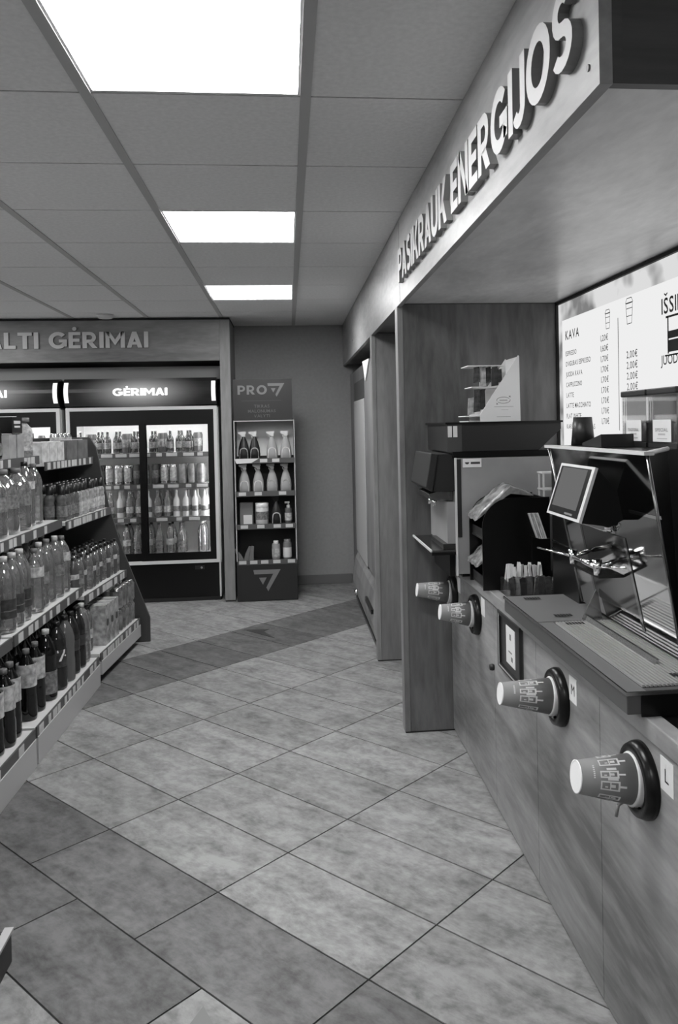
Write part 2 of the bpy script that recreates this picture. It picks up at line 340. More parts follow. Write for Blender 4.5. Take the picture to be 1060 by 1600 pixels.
# ceiling: panels in a grid, rails between
GX = [.07+.597*k for k in range(-8, 4)]; GY = [2.27+.6*k for k in range(-8, 10)]
ceiling = struct(MB().box(RX0, RY0, ZC+.03, RX1, RY1, ZC+.12).build('ceiling', 'ceiling_tile'))
lights = {(6, k) for k in (1, 4, 7, 10, 13)} | {(2, k) for k in (1, 4, 7, 10)}
def cgrid(a, lo, hi): return sorted({lo, hi} | {v for v in a if lo < v < hi})
XS, YS = cgrid(GX, RX0, RX1), cgrid(GY, RY0, RY1)
lamp_rows = [(-.73, -.13), (1.07+.6, 1.07+1.2), (3.47, 4.07), (5.27, 5.87)]
cpan = {}
for a in range(len(XS)-1):
    for b in range(len(YS)-1):
        x0, x1, y0, y1 = XS[a], XS[a+1], YS[b], YS[b+1]
        xc, yc = (x0+x1)/2, (y0+y1)/2
        islamp = any(l0 < yc < l1 for l0, l1 in lamp_rows) and (-.525 < xc < .07 or -2.913 < xc < -2.316)  # the far-side column is out of view, added to light the room
        if islamp:
            near = xc > -1
            nm = {-.43: 'behind the entrance end', 1.97: 'nearest the camera, largest in view', 3.77: 'in the middle of the row', 5.57: 'farthest, near the drinks alcove'}[round(yc, 2)]
            t = thing('ceiling_light', ('square glowing ceiling panel light, '+nm) if near else ('added unseen ceiling panel light over the far side aisle, '+nm), 'ceiling light', (xc, yc, ZC), 0, 'ceiling panel lights')
            hw, hl = (x1-x0)/2-.002, (y1-y0)/2-.002
            f = MB()
            for bx in ((-hw, -hl, hw, -hl+.014), (-hw, hl-.014, hw, hl), (-hw, -hl+.014, -hw+.02, hl-.014), (hw-.02, -hl+.014, hw, hl-.014)): f.box(bx[0], bx[1], 0, bx[2], bx[3], .02)
            f.build('frame', 'off_white', t); MB().box(-hw+.02, -hl+.014, .004, hw-.02, hl-.014, .012).build('diffuser', 'ceiling_lamp', t)
        else:
            key = (round(x1-x0, 3), round(y1-y0, 3))
            if key not in cpan: cpan[key] = MB().box(-key[0]/2+.004, -key[1]/2+.004, 0, key[0]/2-.004, key[1]/2-.004, .02).mesh('ceiling_panel', 'ceiling_tile')
            o = link('ceiling_panel', cpan[key], ceiling); o.location = (xc, yc, ZC)
for x in XS[1:-1]: MB().box(x-.015, RY0, ZC-.004, x+.015, RY1, ZC+.03).build('ceiling_rail', 'ceiling_rail', ceiling)
for y in YS[1:-1]: MB().box(RX0, y-.004, ZC+.004, RX1, y+.004, ZC+.03).build('cross_rail', 'joint_dark', ceiling)
struct(MB().box(RX0-.1, RY1, -.1, RX1+.1, RY1+.1, ZC+.12).build('wall_back', 'wall_paint'))
struct(MB().box(RX0-.1, RY0, -.1, RX0, RY1, ZC+.12).build('wall_left', 'wall_pale'))
struct(MB().box(RX1, RY0, -.1, RX1+.1, RY1, ZC+.12).build('wall_right', 'wall_paint'))
struct(MB().box(RX0-.1, RY0-.1, -.1, RX1+.1, RY0, ZC+.12).build('wall_front', 'wall_pale'))
struct(MB().box(-.46, RY1-.018, 0, .56, RY1, .085).build('baseboard_back', 'skirting', bevel=.004))

sd_ = tag(MB().lathe([(.065, 0), (.065, -.012), (.05, -.03), (.02, -.032)][::-1], 20, o=(-1.42, 6.58, ZC-.0005)).build('smoke_detector', 'off_white'), 'small white round detector on the ceiling above the drinks sign', 'detector')
# ================================================================== RIGHT: COFFEE WALL UNIT
FX = .515
unit = thing('wall_unit', 'long wood-clad wall unit with fascia and dividing panels along the right wall', 'wall unit', (0, 0, 0))
MB().box(FX, 1.27, 1.985, FX+.022, 7.36, ZC-.002).build('fascia', 'wood_fascia', unit)
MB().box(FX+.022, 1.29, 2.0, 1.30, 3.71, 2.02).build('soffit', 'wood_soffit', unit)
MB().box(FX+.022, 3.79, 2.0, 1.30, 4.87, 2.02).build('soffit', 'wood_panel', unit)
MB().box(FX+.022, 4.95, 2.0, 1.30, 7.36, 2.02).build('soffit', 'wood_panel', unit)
# end panel of the fascia box: a frame and a set-back field
MB().box(FX+.022, 1.272, 1.987, FX+.04, 1.292, ZC-.004).build('end_frame', 'wood_dark', unit); MB().box(FX+.04, 1.272, 1.987, 1.59, 1.292, 2.012).build('end_frame', 'wood_dark', unit)
MB().box(FX+.04, 1.278, 2.012, 1.59, 1.29, ZC-.004).build('end_field', 'wood_dark', unit)
for y in (3.71, 4.87):
    p = MB().box(FX+.004, y, .004, 1.30, y+.07, 1.998).build('divider_panel', 'wood_panel', unit, bevel=.002)
    MB().box(FX, y-.004, .006, FX+.026, y+.075, 1.985).build('edge_band', 'wood_pillar', p, bevel=.002)
    MB().box(FX+.002, y-.002, 0, 1.30, y+.07, .006).build('foot_strip', 'black_matte', p)
MB().box(1.30, 1.0, 0, 1.32, 7.36, ZC-.01).build('back_panel', 'wood_panel', unit)
for yy, zz in ((1.315, 2.03), (1.315, 2.3), (6.2, 2.1)): MB().lathe([(.006, 0), (.006, .003)], 12, mat=Matrix.Translation((FX, yy, zz)) @ Matrix.Rotation(-math.pi/2, 4, 'Y')).build('screw', 'mid_grey', unit)
MB().box(FX-.0006, 3.60, 1.99, FX, 3.603, 2.35).build('fascia_joint', 'joint_dark', unit)
MB().box(FX-.0006, 4.90, 2.0, FX, 4.906, 2.3).build('fascia_joint', 'light_grey', unit)
sign = thing('fascia_sign', 'raised pale block letters reading PASIKRAUK ENERGIJOS on the wooden fascia', 'sign')
letters('PASIKRAUK ENERGIJOS', 3.50, 1.335, 2.058, .140, '-x', FX-.0105, sign, ['sign_face', 'letter_side'], ext=.05, bold='block', gap=.045, space=.22)

# counter
ctr = thing('coffee_counter', 'wood-fronted coffee counter with a black worktop along the right wall', 'counter')
ys = [.90, 1.392, 1.90, 2.411, 2.92, 3.43, 3.708]
for a, b in zip(ys, ys[1:]): MB().box(.745, a+.001, .012, .765, b-.001, .768).build('front_panel', 'wood_counter', ctr, bevel=.0012)
MB().box(.752, .9, 0, .76, 3.708, .012).build('plinth', 'black_matte', ctr)  # thin black strip stands in for the counter's shadow at the floor
MB().box(.737, .9, .768, .775, 3.708, .812).build('edge_lip', 'wood_fascia', ctr, bevel=.003)
MB().box(.775, .9, .775, 1.279, 3.708, .8115).build('worktop', 'black', ctr)
MB().box(.765, .9, 0, 1.279, .92, .775).build('side_panel', 'wood_panel', ctr)

# cups in round dispensers
PL = Matrix.Rotation(math.radians(-90+6), 4, 'Y')          # axis of a cup: out of the counter and a little up
ring_m = MB(); prof = [(.058, 0), (.081, 0), (.081, .010), (.075, .024), (.060, .026), (.058, .018)]
ring_m.lathe(prof+[prof[0]], 40, mat=Matrix.Rotation(-math.pi/2, 4, 'Y'), cap0=False, cap1=False)
ringM = ring_m.mesh('ring', 'black')
def cup_print(LEN, RB, RT):
    b = MB()
    def patch(a0, a1, z0, z1, dr=.0006):
        z0, z1 = [.03+(q-.05)/.125*(LEN-.03) for q in (z0, z1)]
        n = max(2, int((a1-a0)/10)); ids = []
        for zz in (z0, z1):
            r = RT+(RB-RT)*(zz-.03)/(LEN-.03)+dr
            for k in range(n+1):
                a = math.radians(a0+(a1-a0)*k/n); p = PL @ Vector((r*math.cos(a), r*math.sin(a), zz)); b.v.append(tuple(p))
        o = len(b.v)-2*(n+1)
        for k in range(n): b.face([o+k, o+k+1, o+n+2+k, o+n+1+k], True)
    rnd = random.Random(3)
    # a drawing of houses and crockery: outlines, windows and roofs as separate strokes
    for c in range(-170, 180, 34):
        w0 = rnd.uniform(18, 26); z0 = rnd.uniform(.088, .1); z1 = rnd.uniform(.122, .134)
        patch(c, c+w0, z0, z0+.004); patch(c, c+w0, z1, z1+.003); patch(c, c+4, z0, z1); patch(c+w0-4, c+w0, z0, z1)
        patch(c+w0*.35, c+w0*.65, z0+.010, z0+.020); patch(c+w0*.3, c+w0*.45, z0+.026, z0+.032); patch(c+4, c+w0-4, (z0+z1)/2, (z0+z1)/2+.0025)
        if rnd.random() > .4: patch(c+w0*.4, c+w0*.6, z0-.014, z0)
        if rnd.random() > .4: patch(c+w0+2, c+w0+8, z0+.004, z1-.012)
    for k in range(7): patch(-70+k*6, -66+k*6, .146, .150)
    return b.mesh('print', 'print_white')
for LEN, RB, RT, y, lb in ((.150, .0335, .0525, 1.655, 'nearest the camera'), (.172, .030, .050, 2.19, 'second nearest the camera'), (.152, .030, .049, 3.19, 'just past the framed flap'), (.175, .030, .049, 3.628, 'next to the wood divider')):
    h = thing('cup_dispenser', 'round black cup dispenser ring on the counter front, '+lb, 'cup dispenser', (.7448, y, .667), 0, 'cup dispensers in the counter front')
    link('ring', ringM, h)
    c = thing('paper_cup', 'grey printed paper cup pointing out of its ring, '+lb, 'paper cup', (.7448, y, .667), 0, 'paper cups in the dispensers')
    MB().lathe([(RT, .03), (RB, LEN)], 36, mat=PL).build('cup_wall', 'cup_paper', c)
    MB().lathe([(RT+.003, 0), (RT+.003, .012), (RT+.001, .018), (RT+.004, .022), (RT+.001, .026), (RT+.004, .031), (RT+.001, .035), (RT-.005, .0352)], 36, mat=PL).build('rim_stack', 'off_white', c)
    MB().lathe([(RB, LEN-.001), (RB+.0004, LEN+.002), (RB-.002, LEN+.002), (RB-.0035, LEN+.001)], 36, mat=PL, cap0=False).build('cup_base', 'cup_white', c)
    link('print', cup_print(LEN, RB, RT), c)
for y, ch, lb in ((1.545, 'L', 'white size label L beside the nearest cup dispenser'), (2.083, 'M', 'white size label M beside the second cup dispenser'), (3.085, '', 'small white size label beside the third cup dispenser'), (3.53, '', 'small white size label beside the farthest cup dispenser')):
    t = thing('size_label', lb, 'label', (.745, y, .72), 0, 'size labels on the counter front')
    MB().box(-.0012, -.028, -.034, 0, .028, .034).build('card', 'paper', t)
    fr = MB()
    if ch: textline(ch, 0, -.014, .028, '-x', -.0016, t, 'charcoal', center=0.)
knob = tag(MB().lathe([(.011, 0), (.013, .006), (.011, .016), (.004, .018)], 16, mat=Matrix.Translation((.745, 2.93, .53)) @ Matrix.Rotation(-math.pi/2, 4, 'Y')).build('door_knob', 'charcoal'), 'small dark knob on the counter front left of the framed flap', 'knob')
hook = tag(MB().tube((.744, 1.74, .585), (.72, 1.735, .575), .004).tube((.72, 1.735, .575), (.715, 1.735, .55), .004).build('counter_hook', 'mid_grey'), 'small metal hook on the counter front below the nearest cup', 'hook')
# framed flap with a card
fl = thing('waste_flap', 'dark framed flap with a white card set in the counter front', 'waste flap', (.745, 2.68, .672))
MB().box(-.004, -.137, -.092, 0, .137, .092).build('flap', 'dark_grey', fl)
fr = MB()
for bx in ((-.137, -.1, .137, -.086), (-.137, .086, .137, .1), (-.137, -.086, -.127, .086), (.127, -.086, .137, .086)): fr.box(-.014, bx[0], bx[1], -.004, bx[2], bx[3])
fr.build('frame', 'charcoal', fl)
MB().box(-.0145, .118, -.095, -.013, .124, .09).build('frame_edge', 'light_grey', fl); MB().box(-.0145, -.12, -.094, -.013, .12, -.089).build('frame_edge', 'light_grey', fl)
cdp = MB().box(-.006, -.055, -.062, -.004, .052, .066).build('card', 'paper', fl)
MB().box(-.0066, -.012, .025, -.006, .006, .045).box(-.0066, -.02, -.02, -.006, .02, -.015).box(-.0066, -.03, -.045, -.006, -.01, -.03).build('card_print', 'mid_grey', cdp)

# illuminated menu board
mx = 1.281
menu = thing('menu_board', 'backlit white coffee menu board listing KAVA prices behind the machines', 'menu board')
MB().box(mx, 1.35, 1.30, 1.30, 3.705, 1.985).build('lightbox', 'menu_photo', menu)
MB().box(mx-.002, 1.35, 1.30, mx, 3.645, 1.905).build('menu_sheet', 'menu_white', menu)
MB().box(mx-.012, 1.35, 1.985, 1.30, 3.708, 1.998).build('top_shadow_band', 'black_matte', menu)  # black band stands in for the soffit's shadow above the board
MB().box(mx-.012, 3.698, 1.30, 1.30, 3.708, 1.985).build('side_trim', 'black_matte', menu)
px = mx-.0026
textline('KAVA', 3.60, 1.812, .040, '-x', px, menu, 'dark_grey', bold=.01)
for k, (nm, pr) in enumerate((('ESPRESSO', '1,20€'), ('DVIGUBAS ESPRESSO', '1,60€'), ('JUODA KAVA', '1,70€'), ('CAPPUCCINO', '1,70€'), ('LATTE', '1,70€'), ('LATTE MACCHIATO', '1,70€'), ('FLAT WHITE', '1,70€'), ('KARŠTAS ŠOKOLADAS', '1,70€'))):
    textline(nm, 3.60, 1.738-k*.0475, .021, '-x', px, menu, 'mid_grey', bold=.006)
    textline(pr, 3.185, 1.762-k*.042, .024, '-x', px, menu, 'mid_grey', bold=.006)
textline('1,70€', 3.185, 1.762-8*.042, .024, '-x', px, menu, 'mid_grey', bold=.006)
for k in range(4): textline('2,00€', 2.935, 1.672-k*.040, .026, '-x', px, menu, 'mid_grey', bold=.006)
MB().box(px, 3.008, 1.40, px+.0005, 3.012, 1.835).build('divider_line', 'mid_grey', menu)
def cup_icon(yc, z0, h, name='cup_icon'):
    b = MB(); wd = h*.36; t = .0022
    def st(y0, z0_, y1, z1_):
        d = Vector((y1-y0, z1_-z0_)); n = Vector((-d.y, d.x)).normalized()*t*.6
        b.quad((px, y0+n.x, z0_+n.y), (px, y0-n.x, z0_-n.y), (px, y1-n.x, z1_-n.y), (px, y1+n.x, z1_+n.y))
    def qd(yt, zt, yb, zb): st(yc-yt, zt, yc-yb, zb); st(yc+yt, zt, yc+yb, zb); st(yc-yt, zt, yc+yt, zt); st(yc-yb, zb, yc+yb, zb)
    qd(wd*.85, z0+h*.8, wd*.6, z0); qd(wd*.6, z0+h, wd*.95, z0+h*.82); qd(wd*.8, z0+h*.6, wd*.72, z0+h*.3)
    b.build(name, 'dark_grey', menu)
cup_icon(3.11, 1.806, .075); cup_icon(2.905, 1.80, .095)
textline('IŠSIRINK', 2.645, 1.797, .052, '-x', px, menu, 'dark_grey', bold=.012); textline('JUODA KAVA', 2.655, 1.625, .032, '-x', px, menu, 'dark_grey', bold=.01)
b = MB()
for q in ((2.615, 1.785, 2.60, 1.66), (2.47, 1.785, 2.485, 1.66)): b.box(px, q[2]-.004, q[3], px+.0005, q[2]+.004, q[1])
b.box(px, 2.47, 1.78, px+.0005, 2.615, 1.787).box(px, 2.485, 1.665, px+.0005, 2.6, 1.705).box(px, 2.485, 1.71, px+.0005, 2.6, 1.735).box(px, 2.45, 1.652, px+.0005, 2.625, 1.657).build('drink_icon', 'dark_grey', menu)

# ---------------------------------------------------------------- near coffee machine with drip tray
tr = thing('drip_tray', 'long steel drip tray with a ribbed grate on the counter', 'drip tray', (.70, 1.63, .8125))
MB().box(0, 0, .004, .30, .97, .05).build('tray_body', plain('tray_side', .10, .35, .3), tr, bevel=.003)
MB().box(-.004, -.004, .046, .30, .0, .054).box(-.004, 0, .046, 0, .97, .054).build('rim', 'steel', tr)
MB().box(.03, -.004, .0, .30, .0, .046).build('end_face', 'black', tr)
MB().box(.045, .03, .05, .238, .60, .0508).build('grate_bed', 'black_matte', tr)
for k in range(20): MB().box(.048+k*.0094, .032, .0508, .048+k*.0094+.0052, .598, .0562).build('grate_bar', 'steel_grate', tr)
MB().box(.0, .62, .05, .25, .968, .0525).build('rear_plate', plain('plate_steel', .28, .35, .5), tr); MB().box(.0, .0, .05, .044, .61, .0525).build('front_strip', 'plate_steel', tr)
for yy, xx in ((.075, .14), (.56, .07), (.66, .07), (.9, .05)):
    g = MB()
    for q in range(6): g.box(xx+q*.009, yy, .0562, xx+q*.009+.006, yy+.022, .0572)
    g.build('drain_slot', 'black_matte', tr)

cm = thing('coffee_machine', 'large mirror-steel coffee machine with tilted touch screen and bean hoppers', 'coffee machine', (0, 0, .8665))
ZB = .8665
def zz(z): return z-ZB
xt, xb, yn, yf = .80, .90, 1.734, 2.42
pts_t = [(xt, yn), (.97, 1.985), (1.24, 1.985), (1.24, yf), (xt, yf)]; pts_b = [(xb, yn+.05), (1.0, 1.985), (1.24, 1.985), (1.24, yf), (xb, yf)]
zt_, zb_ = zz(1.362), zz(.88)
bm_ = MB(); bm_.v += [(p[0], p[1], zt_) for p in pts_t]+[(p[0], p[1], zb_) for p in pts_b]
bm_.face([0, 1, 2, 3, 4], False, 0); bm_.face([9, 8, 7, 6, 5], False, 0)
for i in range(5):
    j = (i+1) % 5; bm_.face([i, 5+i, 5+j, j], False, 1 if i == 4 else 0)
bm_.build('body', ['black', 'steel_mirror'], cm)
MB().box(.92, 2.05, 0, 1.22, 2.40, zz(.885)).build('foot', 'black', cm)
def fx(z): return xt+(xb-xt)*(1.362-z)/(1.362-.88)        # x of the sloping face at height z
rim = MB()
rim.box(xt-.012, yn-.01, zz(1.360), xt+.012, yf+.005, zz(1.368)); rim.tube((xt, yn, zz(1.364)), (.97, 1.985, zz(1.364)), .006, seg=8)
rim.build('top_rim', 'silver_trim', cm)
def edge(y, n): MB().tube((xt, y, zz(1.36)), (xb, y+(.05 if y < 2 else 0), zz(.88)), .004, seg=8).build(n, 'steel_dark', cm)
edge(yn, 'edge_trim'); edge(yf, 'edge_trim')
MB().prism([(fx(1.22)-.001, zz(1.22)), (fx(1.212)-.001, zz(1.212)), (fx(1.212)+.01, zz(1.212)), (fx(1.22)+.01, zz(1.22))], 1, yn+.02, yn+.17).build('seam_trim', 'chrome', cm)
# dark dispensing recess and inner cheeks
rec = MB(); rec.prism([(fx(1.14)-.0015, zz(1.14)), (fx(.93)-.0015, zz(.93)), (fx(.93)+.02, zz(.93)), (fx(1.14)+.02, zz(1.14))], 1, 1.98, 2.27).build('dispense_recess', 'black_gloss', cm)
for q0, q1 in ((1.965, 1.98), (2.27, 2.285)): MB().prism([(fx(1.14)-.002, zz(1.14)), (fx(.9)-.002, zz(.9)), (fx(.9)+.01, zz(.9)), (fx(1.14)+.01, zz(1.14))], 1, q0, q1).build('recess_cheek', 'steel_dark', cm)
# triangular splash guard plates
MB().prism([(.835, .0005), (.895, .0005), (.884, .075), (.878, .085)], 1, 2.25, 2.254).build('splash_guard', 'steel', cm)
MB().prism([(.84, 0), (.848, 0), (.852, .012), (.846, .012)], 1, 1.80, 2.25).build('splash_lip', 'steel', cm)
# touch screen wedge
s0, s1 = 1.95, 2.20
T, B, Mb, K = (.768, 1.322), (.722, 1.184), (.800, 1.172), (.872, 1.205)
MB().prism([(T[0], zz(T[1])), (B[0], zz(B[1])), (Mb[0], zz(Mb[1])), (K[0], zz(K[1]))], 1, s0+.003, s1-.003).build('screen_housing', 'black', cm)
n = Vector((-(T[1]-B[1]), 0, (T[0]-B[0]))).normalized()
def sc_pt(u, v, d): p = Vector((B[0]+(T[0]-B[0])*v, s1+(s0-s1)*u, zz(B[1]+(T[1]-B[1])*v)))+n*d; return tuple(p)
def slab(u0, v0, u1, v1, d0, d1, name, mat):
    b = MB(); b.v += [sc_pt(u, v, d) for d in (d0, d1) for u, v in ((u0, v0), (u1, v0), (u1, v1), (u0, v1))]
    for q in ((0, 1, 2, 3)[::-1], (4, 5, 6, 7), (0, 1, 5, 4), (1, 2, 6, 5), (2, 3, 7, 6), (3, 0, 4, 7)): b.face(list(q))
    return b.build(name, mat, cm)
slab(0, 0, 1, 1, -.004, .004, 'screen_bezel', 'silver_trim'); slab(.05, .05, .93, .95, .004, .005, 'screen_glass', 'black'); slab(.11, .18, .84, .93, .005, .0055, 'screen_image', 'screen_glow')
slab(.55, .075, .78, .11, .005, .0056, 'screen_logo', 'mid_grey')
# spouts: chrome cross bar, heads and arms
sp = MB(); zs = zz(1.055)
sp.tube((.80, 2.22, zs), (.80, 2.04, zs), .008, seg=12).tube((.80, 2.22, zs+.02), (.80, 2.22, zs-.02), .013, .009, seg=12).tube((.80, 2.04, zs+.02), (.80, 2.04, zs-.02), .013, .009, seg=12)
sp.tube((.80, 2.22, zs), (.87, 2.22, zs+.02), .007).tube((.80, 2.04, zs), (.87, 2.04, zs+.02), .007); sp.build('spout', 'chrome', cm)
MB().tube((.80, 2.22, zs), (.735, 2.34, zs+.01), .003).tube((.80, 2.04, zs), (.80, 1.86, zs+.03), .003).build('spout_lever', 'chrome', cm)
MB().box(.80, 2.03, zs-.028, .885, 2.23, zs-.02).build('spout_plate', 'steel_dark', cm)
MB().lathe([(.012, 0), (.014, .008), (.006, .022)], 14, mat=Matrix.Translation((fx(1.165), 2.04, zz(1.158))) @ Matrix.Rotation(-math.pi/2, 4, 'Y')).build('key_lock', 'chrome', cm)
# bean hoppers on top
for y0, y1, txt, lab in ((2.175, 2.335, 'TRADITIONAL', 'bean hopper on the coffee machine, left one, labelled TRADITIONAL'), (1.995, 2.16, 'SPECIAL', 'bean hopper on the coffee machine, right one, labelled SPECIAL')):
    hp = thing('bean_hopper', lab, 'bean hopper', (1.0, y0, 1.363), 0, 'bean hoppers on the coffee machine')
    L = y1-y0
    MB().box(0, 0, 0, .16, L, .012).build('base', 'charcoal', hp)
    sh = MB(); sh.box(0, 0, .012, .003, L, .145).box(.157, 0, .012, .16, L, .145).box(.003, 0, .012, .157, .003, .145).box(.003, L-.003, .012, .157, L, .145); sh.build('clear_shell', 'acrylic', hp)
    MB().prism([(.004, .012), (.156, .012), (.156, .080), (.004, .068)], 1, .004, L-.004).build('coffee_beans', 'beans', hp)
    MB().box(-.003, -.003, .145, .163, L+.003, .162).build('lid', 'charcoal', hp, bevel=.003)
    ca = MB().box(-.002, L*.16, .016, -.0005, L*.80, .076).build('label_card', 'paper', hp, bevel=.0004)
    textline(txt, 0, .044, .009, '-x', -.0026, hp, 'mid_grey', bold=.01, center=L*.48, name='label_text', width=L*.45)
    MB().box(-.0026, L*.36, .034, -.002, L*.60, .039).box(-.0026, L*.30, .024, -.002, L*.64, .026).build('label_rule', 'light_grey', hp)
lid = tag(MB().prism([(2.25, 1.3635), (2.40, 1.3635), (2.40, 1.372), (2.25, 1.40)], 0, .90, 1.0).build('machine_lid', 'charcoal'), 'dark wedge-shaped lid lying on top of the coffee machine', 'lid')
bc = tag(MB().lathe([(.040, 0), (.031, .095), (.029, .095)], 24, o=(1.0, 2.66, 1.3578)).build('black_cup_stack', 'charcoal'), 'dark upturned beaker behind the coffee machine before the menu board', 'beaker')
st = thing('milk_cooler', 'black milk cooler between the coffee machine and the organiser', 'cooler', (.90, 2.45, .8122))
MB().box(0, 0, 0, .30, .25, .545).build('housing', 'black', st, bevel=.003)
for z in (.19, .215): MB().box(-.002, .0, z, 0, .25, z+.006).box(0, -.002, z, .30, 0, z+.006).build('steel_strip', 'steel', st)

# ---------------------------------------------------------------- far coffee machine
fm = thing('coffee_machine', 'smaller coffee machine with brushed steel side next to the wood divider', 'coffee machine', (0, 0, .812)); ZB2 = .812
def z2(z): return z-ZB2
MB().box(.672, 3.20, z2(.83), 1.10, 3.66, z2(1.30)).build('body', 'steel_side', fm, bevel=.003)
MB().box(.666, 3.196, z2(.825), .674, 3.204, z2(1.302)).build('corner_trim', 'silver_trim', fm)
MB().box(.674, 3.197, z2(.98), .692, 3.20, z2(1.296)).build('side_slot', 'charcoal', fm)
MB().box(.70, 3.24, 0, 1.05, 3.62, z2(.83)).build('foot', 'black', fm)
MB().box(.66, 3.198, z2(1.302), 1.10, 3.665, z2(1.325)).build('gap_band', 'black', fm)
hp = MB().prism([(.640, z2(1.325)), (1.02, z2(1.325)), (1.115, z2(1.41)), (1.115, z2(1.443)), (.640, z2(1.443))], 1, 3.21, 3.66).build('hopper_box', 'charcoal', fm, bevel=.002)
MB().box(.632, 3.20, z2(1.437), 1.12, 3.67, z2(1.4448)).build('hopper_lid', 'black', fm)
MB().box(.639, 3.206, z2(1.326), .70, 3.2095, z2(1.436)).build('hopper_trim', 'dark_grey', fm)
for xx in (.642, .664): MB().box(xx, 3.203, z2(1.385), xx+.017, 3.206, z2(1.43)).build('hopper_sticker', 'off_white', fm)
stk = MB().box(.700, 3.196, z2(1.262), .776, 3.1995, z2(1.297)).build('maker_sticker', 'paper', fm)
MB().prism([(.708+.009+.009*math.cos(a*math.pi/6), z2(1.283)+.009*math.sin(a*math.pi/6)) for a in range(6, 13)], 1, 3.1950, 3.196).box(.732, 3.195, z2(1.275), .770, 3.196, z2(1.284)).build('sticker_print', 'dark_grey', stk)
MB().box(.58, 3.22, z2(1.165), .672, 3.62, z2(1.318)).build('head', 'black_matte', fm, bevel=.004)
MB().prism([(.548, z2(1.185)), (.575, z2(1.165)), (.600, z2(1.318)), (.572, z2(1.322))], 1, 3.205, 3.60).build('display', 'charcoal', fm, bevel=.003)
MB().prism([(.575, z2(1.13)), (.672, z2(1.12)), (.672, z2(1.165)), (.60, z2(1.165)), (.565, z2(1.155))], 1, 3.26, 3.50).build('spout', 'steel_dark', fm, bevel=.004)
for yy in (3.30, 3.40): MB().tube((.60, yy, z2(1.13)), (.60, yy, z2(1.10)), .010).build('spout_nozzle', 'chrome', fm)
MB().box(.640, 3.24, z2(.94), .672, 3.62, z2(1.12)).build('splash_back', 'steel_side', fm)
MB().box(.565, 3.20, z2(.922), .672, 3.66, z2(.930)).build('tray_plate', 'steel_dark', fm)
MB().box(.561, 3.196, z2(.924), .567, 3.664, z2(.933)).build('tray_edge', 'silver_trim', fm); MB().box(.567, 3.199, z2(.910), .672, 3.66, z2(.922)).build('tray_base', 'black', fm)
MB().box(.62, 3.23, z2(.93), .672, 3.5, z2(.95)).build('cup_stand', 'charcoal', fm)
MB().box(.65, 3.25, z2(.8125), .672, 3.60, z2(.902)).build('tray_support', 'black', fm)

# triangular sachet display on top
td = thing('sachet_display', 'white triangular tea sachet display on top of the smaller coffee machine', 'display stand', (.80, 3.30, 1.4455))
for y in (0, .20):
    s_ = MB().prism([(0, 0), (.172, 0), (.170, .272), (.166, .275), (0, .03)], 1, y, y+.004).build('side_plate', 'white', td)
MB().box(.166, .004, 0, .170, .20, .27).build('back_plate', 'off_white', td); MB().box(-.045, .03, 0, .166, .20, .004).build('base_plate', 'off_white', td)
for xx, z in ((-.05, .022), (-.02, .145), (-.035, .235)): MB().box(xx, .06, z, .12, .20, z+.004).build('tier', 'white', td)
el = MB()
for k in range(24):
    a0, a1 = k*math.pi/12, (k+1)*math.pi/12
    if k in (1, 13): continue
    el.quad(*[(.10+rx*math.cos(a), -.0006, .088+rz*math.sin(a)) for rx, rz, a in ((.030, .014, a0), (.030, .014, a1), (.0275, .012, a1), (.0275, .012, a0))])
el.quad((.122, -.0006, .104), (.130, -.0006, .098), (.130, -.0006, .107)).quad((.078, -.0006, .072), (.070, -.0006, .078), (.070, -.0006, .069)); el.build('logo_oval', 'mid_grey', td)
MB().box(.083, -.0006, .085, .117, 0, .090).box(.06, -.0006, .06, .142, 0, .062).box(.09, -.0006, .048, .12, 0, .0495).box(.07, -.0006, .018, .13, 0, .0205).build('logo_lines', 'light_grey', td)
for k, (dx, z, h, mt) in enumerate(((-.01, .165, .07, 'packet'), (.02, .15, .085, 'label_light'), (.045, .165, .07, 'packet'), (.07, .15, .085, 'label_dark'), (.09, .165, .06, 'packet'), (-.03, .03, .075, 'label_light'), (-.01, .04, .10, 'packet'), (.015, .05, .09, 'label_dark'))):
    sx = MB().prism([(0, 0), (.03, .004), (.028, h), (.004, h-.004)], 1, 0, .006).build('tea_sachet', mt); sx.location = (.80+dx, 3.375+.012*(k % 3), 1.4455+z)
    tag(sx, 'tea sachet in the triangular display, %s from the left, %s tier' % (ORD[(k % 5)+1], 'upper' if k < 5 else 'lower'), 'sachet', 'tea sachets in the triangular display')

# ---------------------------------------------------------------- black organiser, napkin packs, stirrers
og = thing('counter_organiser', 'black two-tier organiser with arched sides on the coffee counter', 'organiser', (0, 0, .812))
def arch(x0, x1, h, r):
    p = [(x1, 0), (x1, h), (x0+r, h)]
    for k in range(1, 9): a = math.pi/2+math.pi/2*k/8; p.append((x0+r+r*math.cos(a), h-r+r*math.sin(a)))
    return p+[(x0, 0)]
for y in (2.95, 3.165): MB().prism(arch(.715, .975, .345, .11), 1, y, y+.006).build('side_panel', 'black', og)
for z, mt in ((.005, 'charcoal'), (.185, 'charcoal')): MB().prism([(.725, z), (.965, z+.05), (.965, z+.056), (.725, z+.006)], 1, 2.956, 3.165).build('tier', mt, og)
MB().box(.727, 2.956, .191, .731, 3.165, .225).build('front_lip', 'charcoal', og); MB().box(.727, 2.956, .011, .731, 3.165, .045).build('front_lip', 'charcoal', og); MB().box(.965, 2.956, 0, .971, 3.165, .34).build('back_panel', 'black', og)
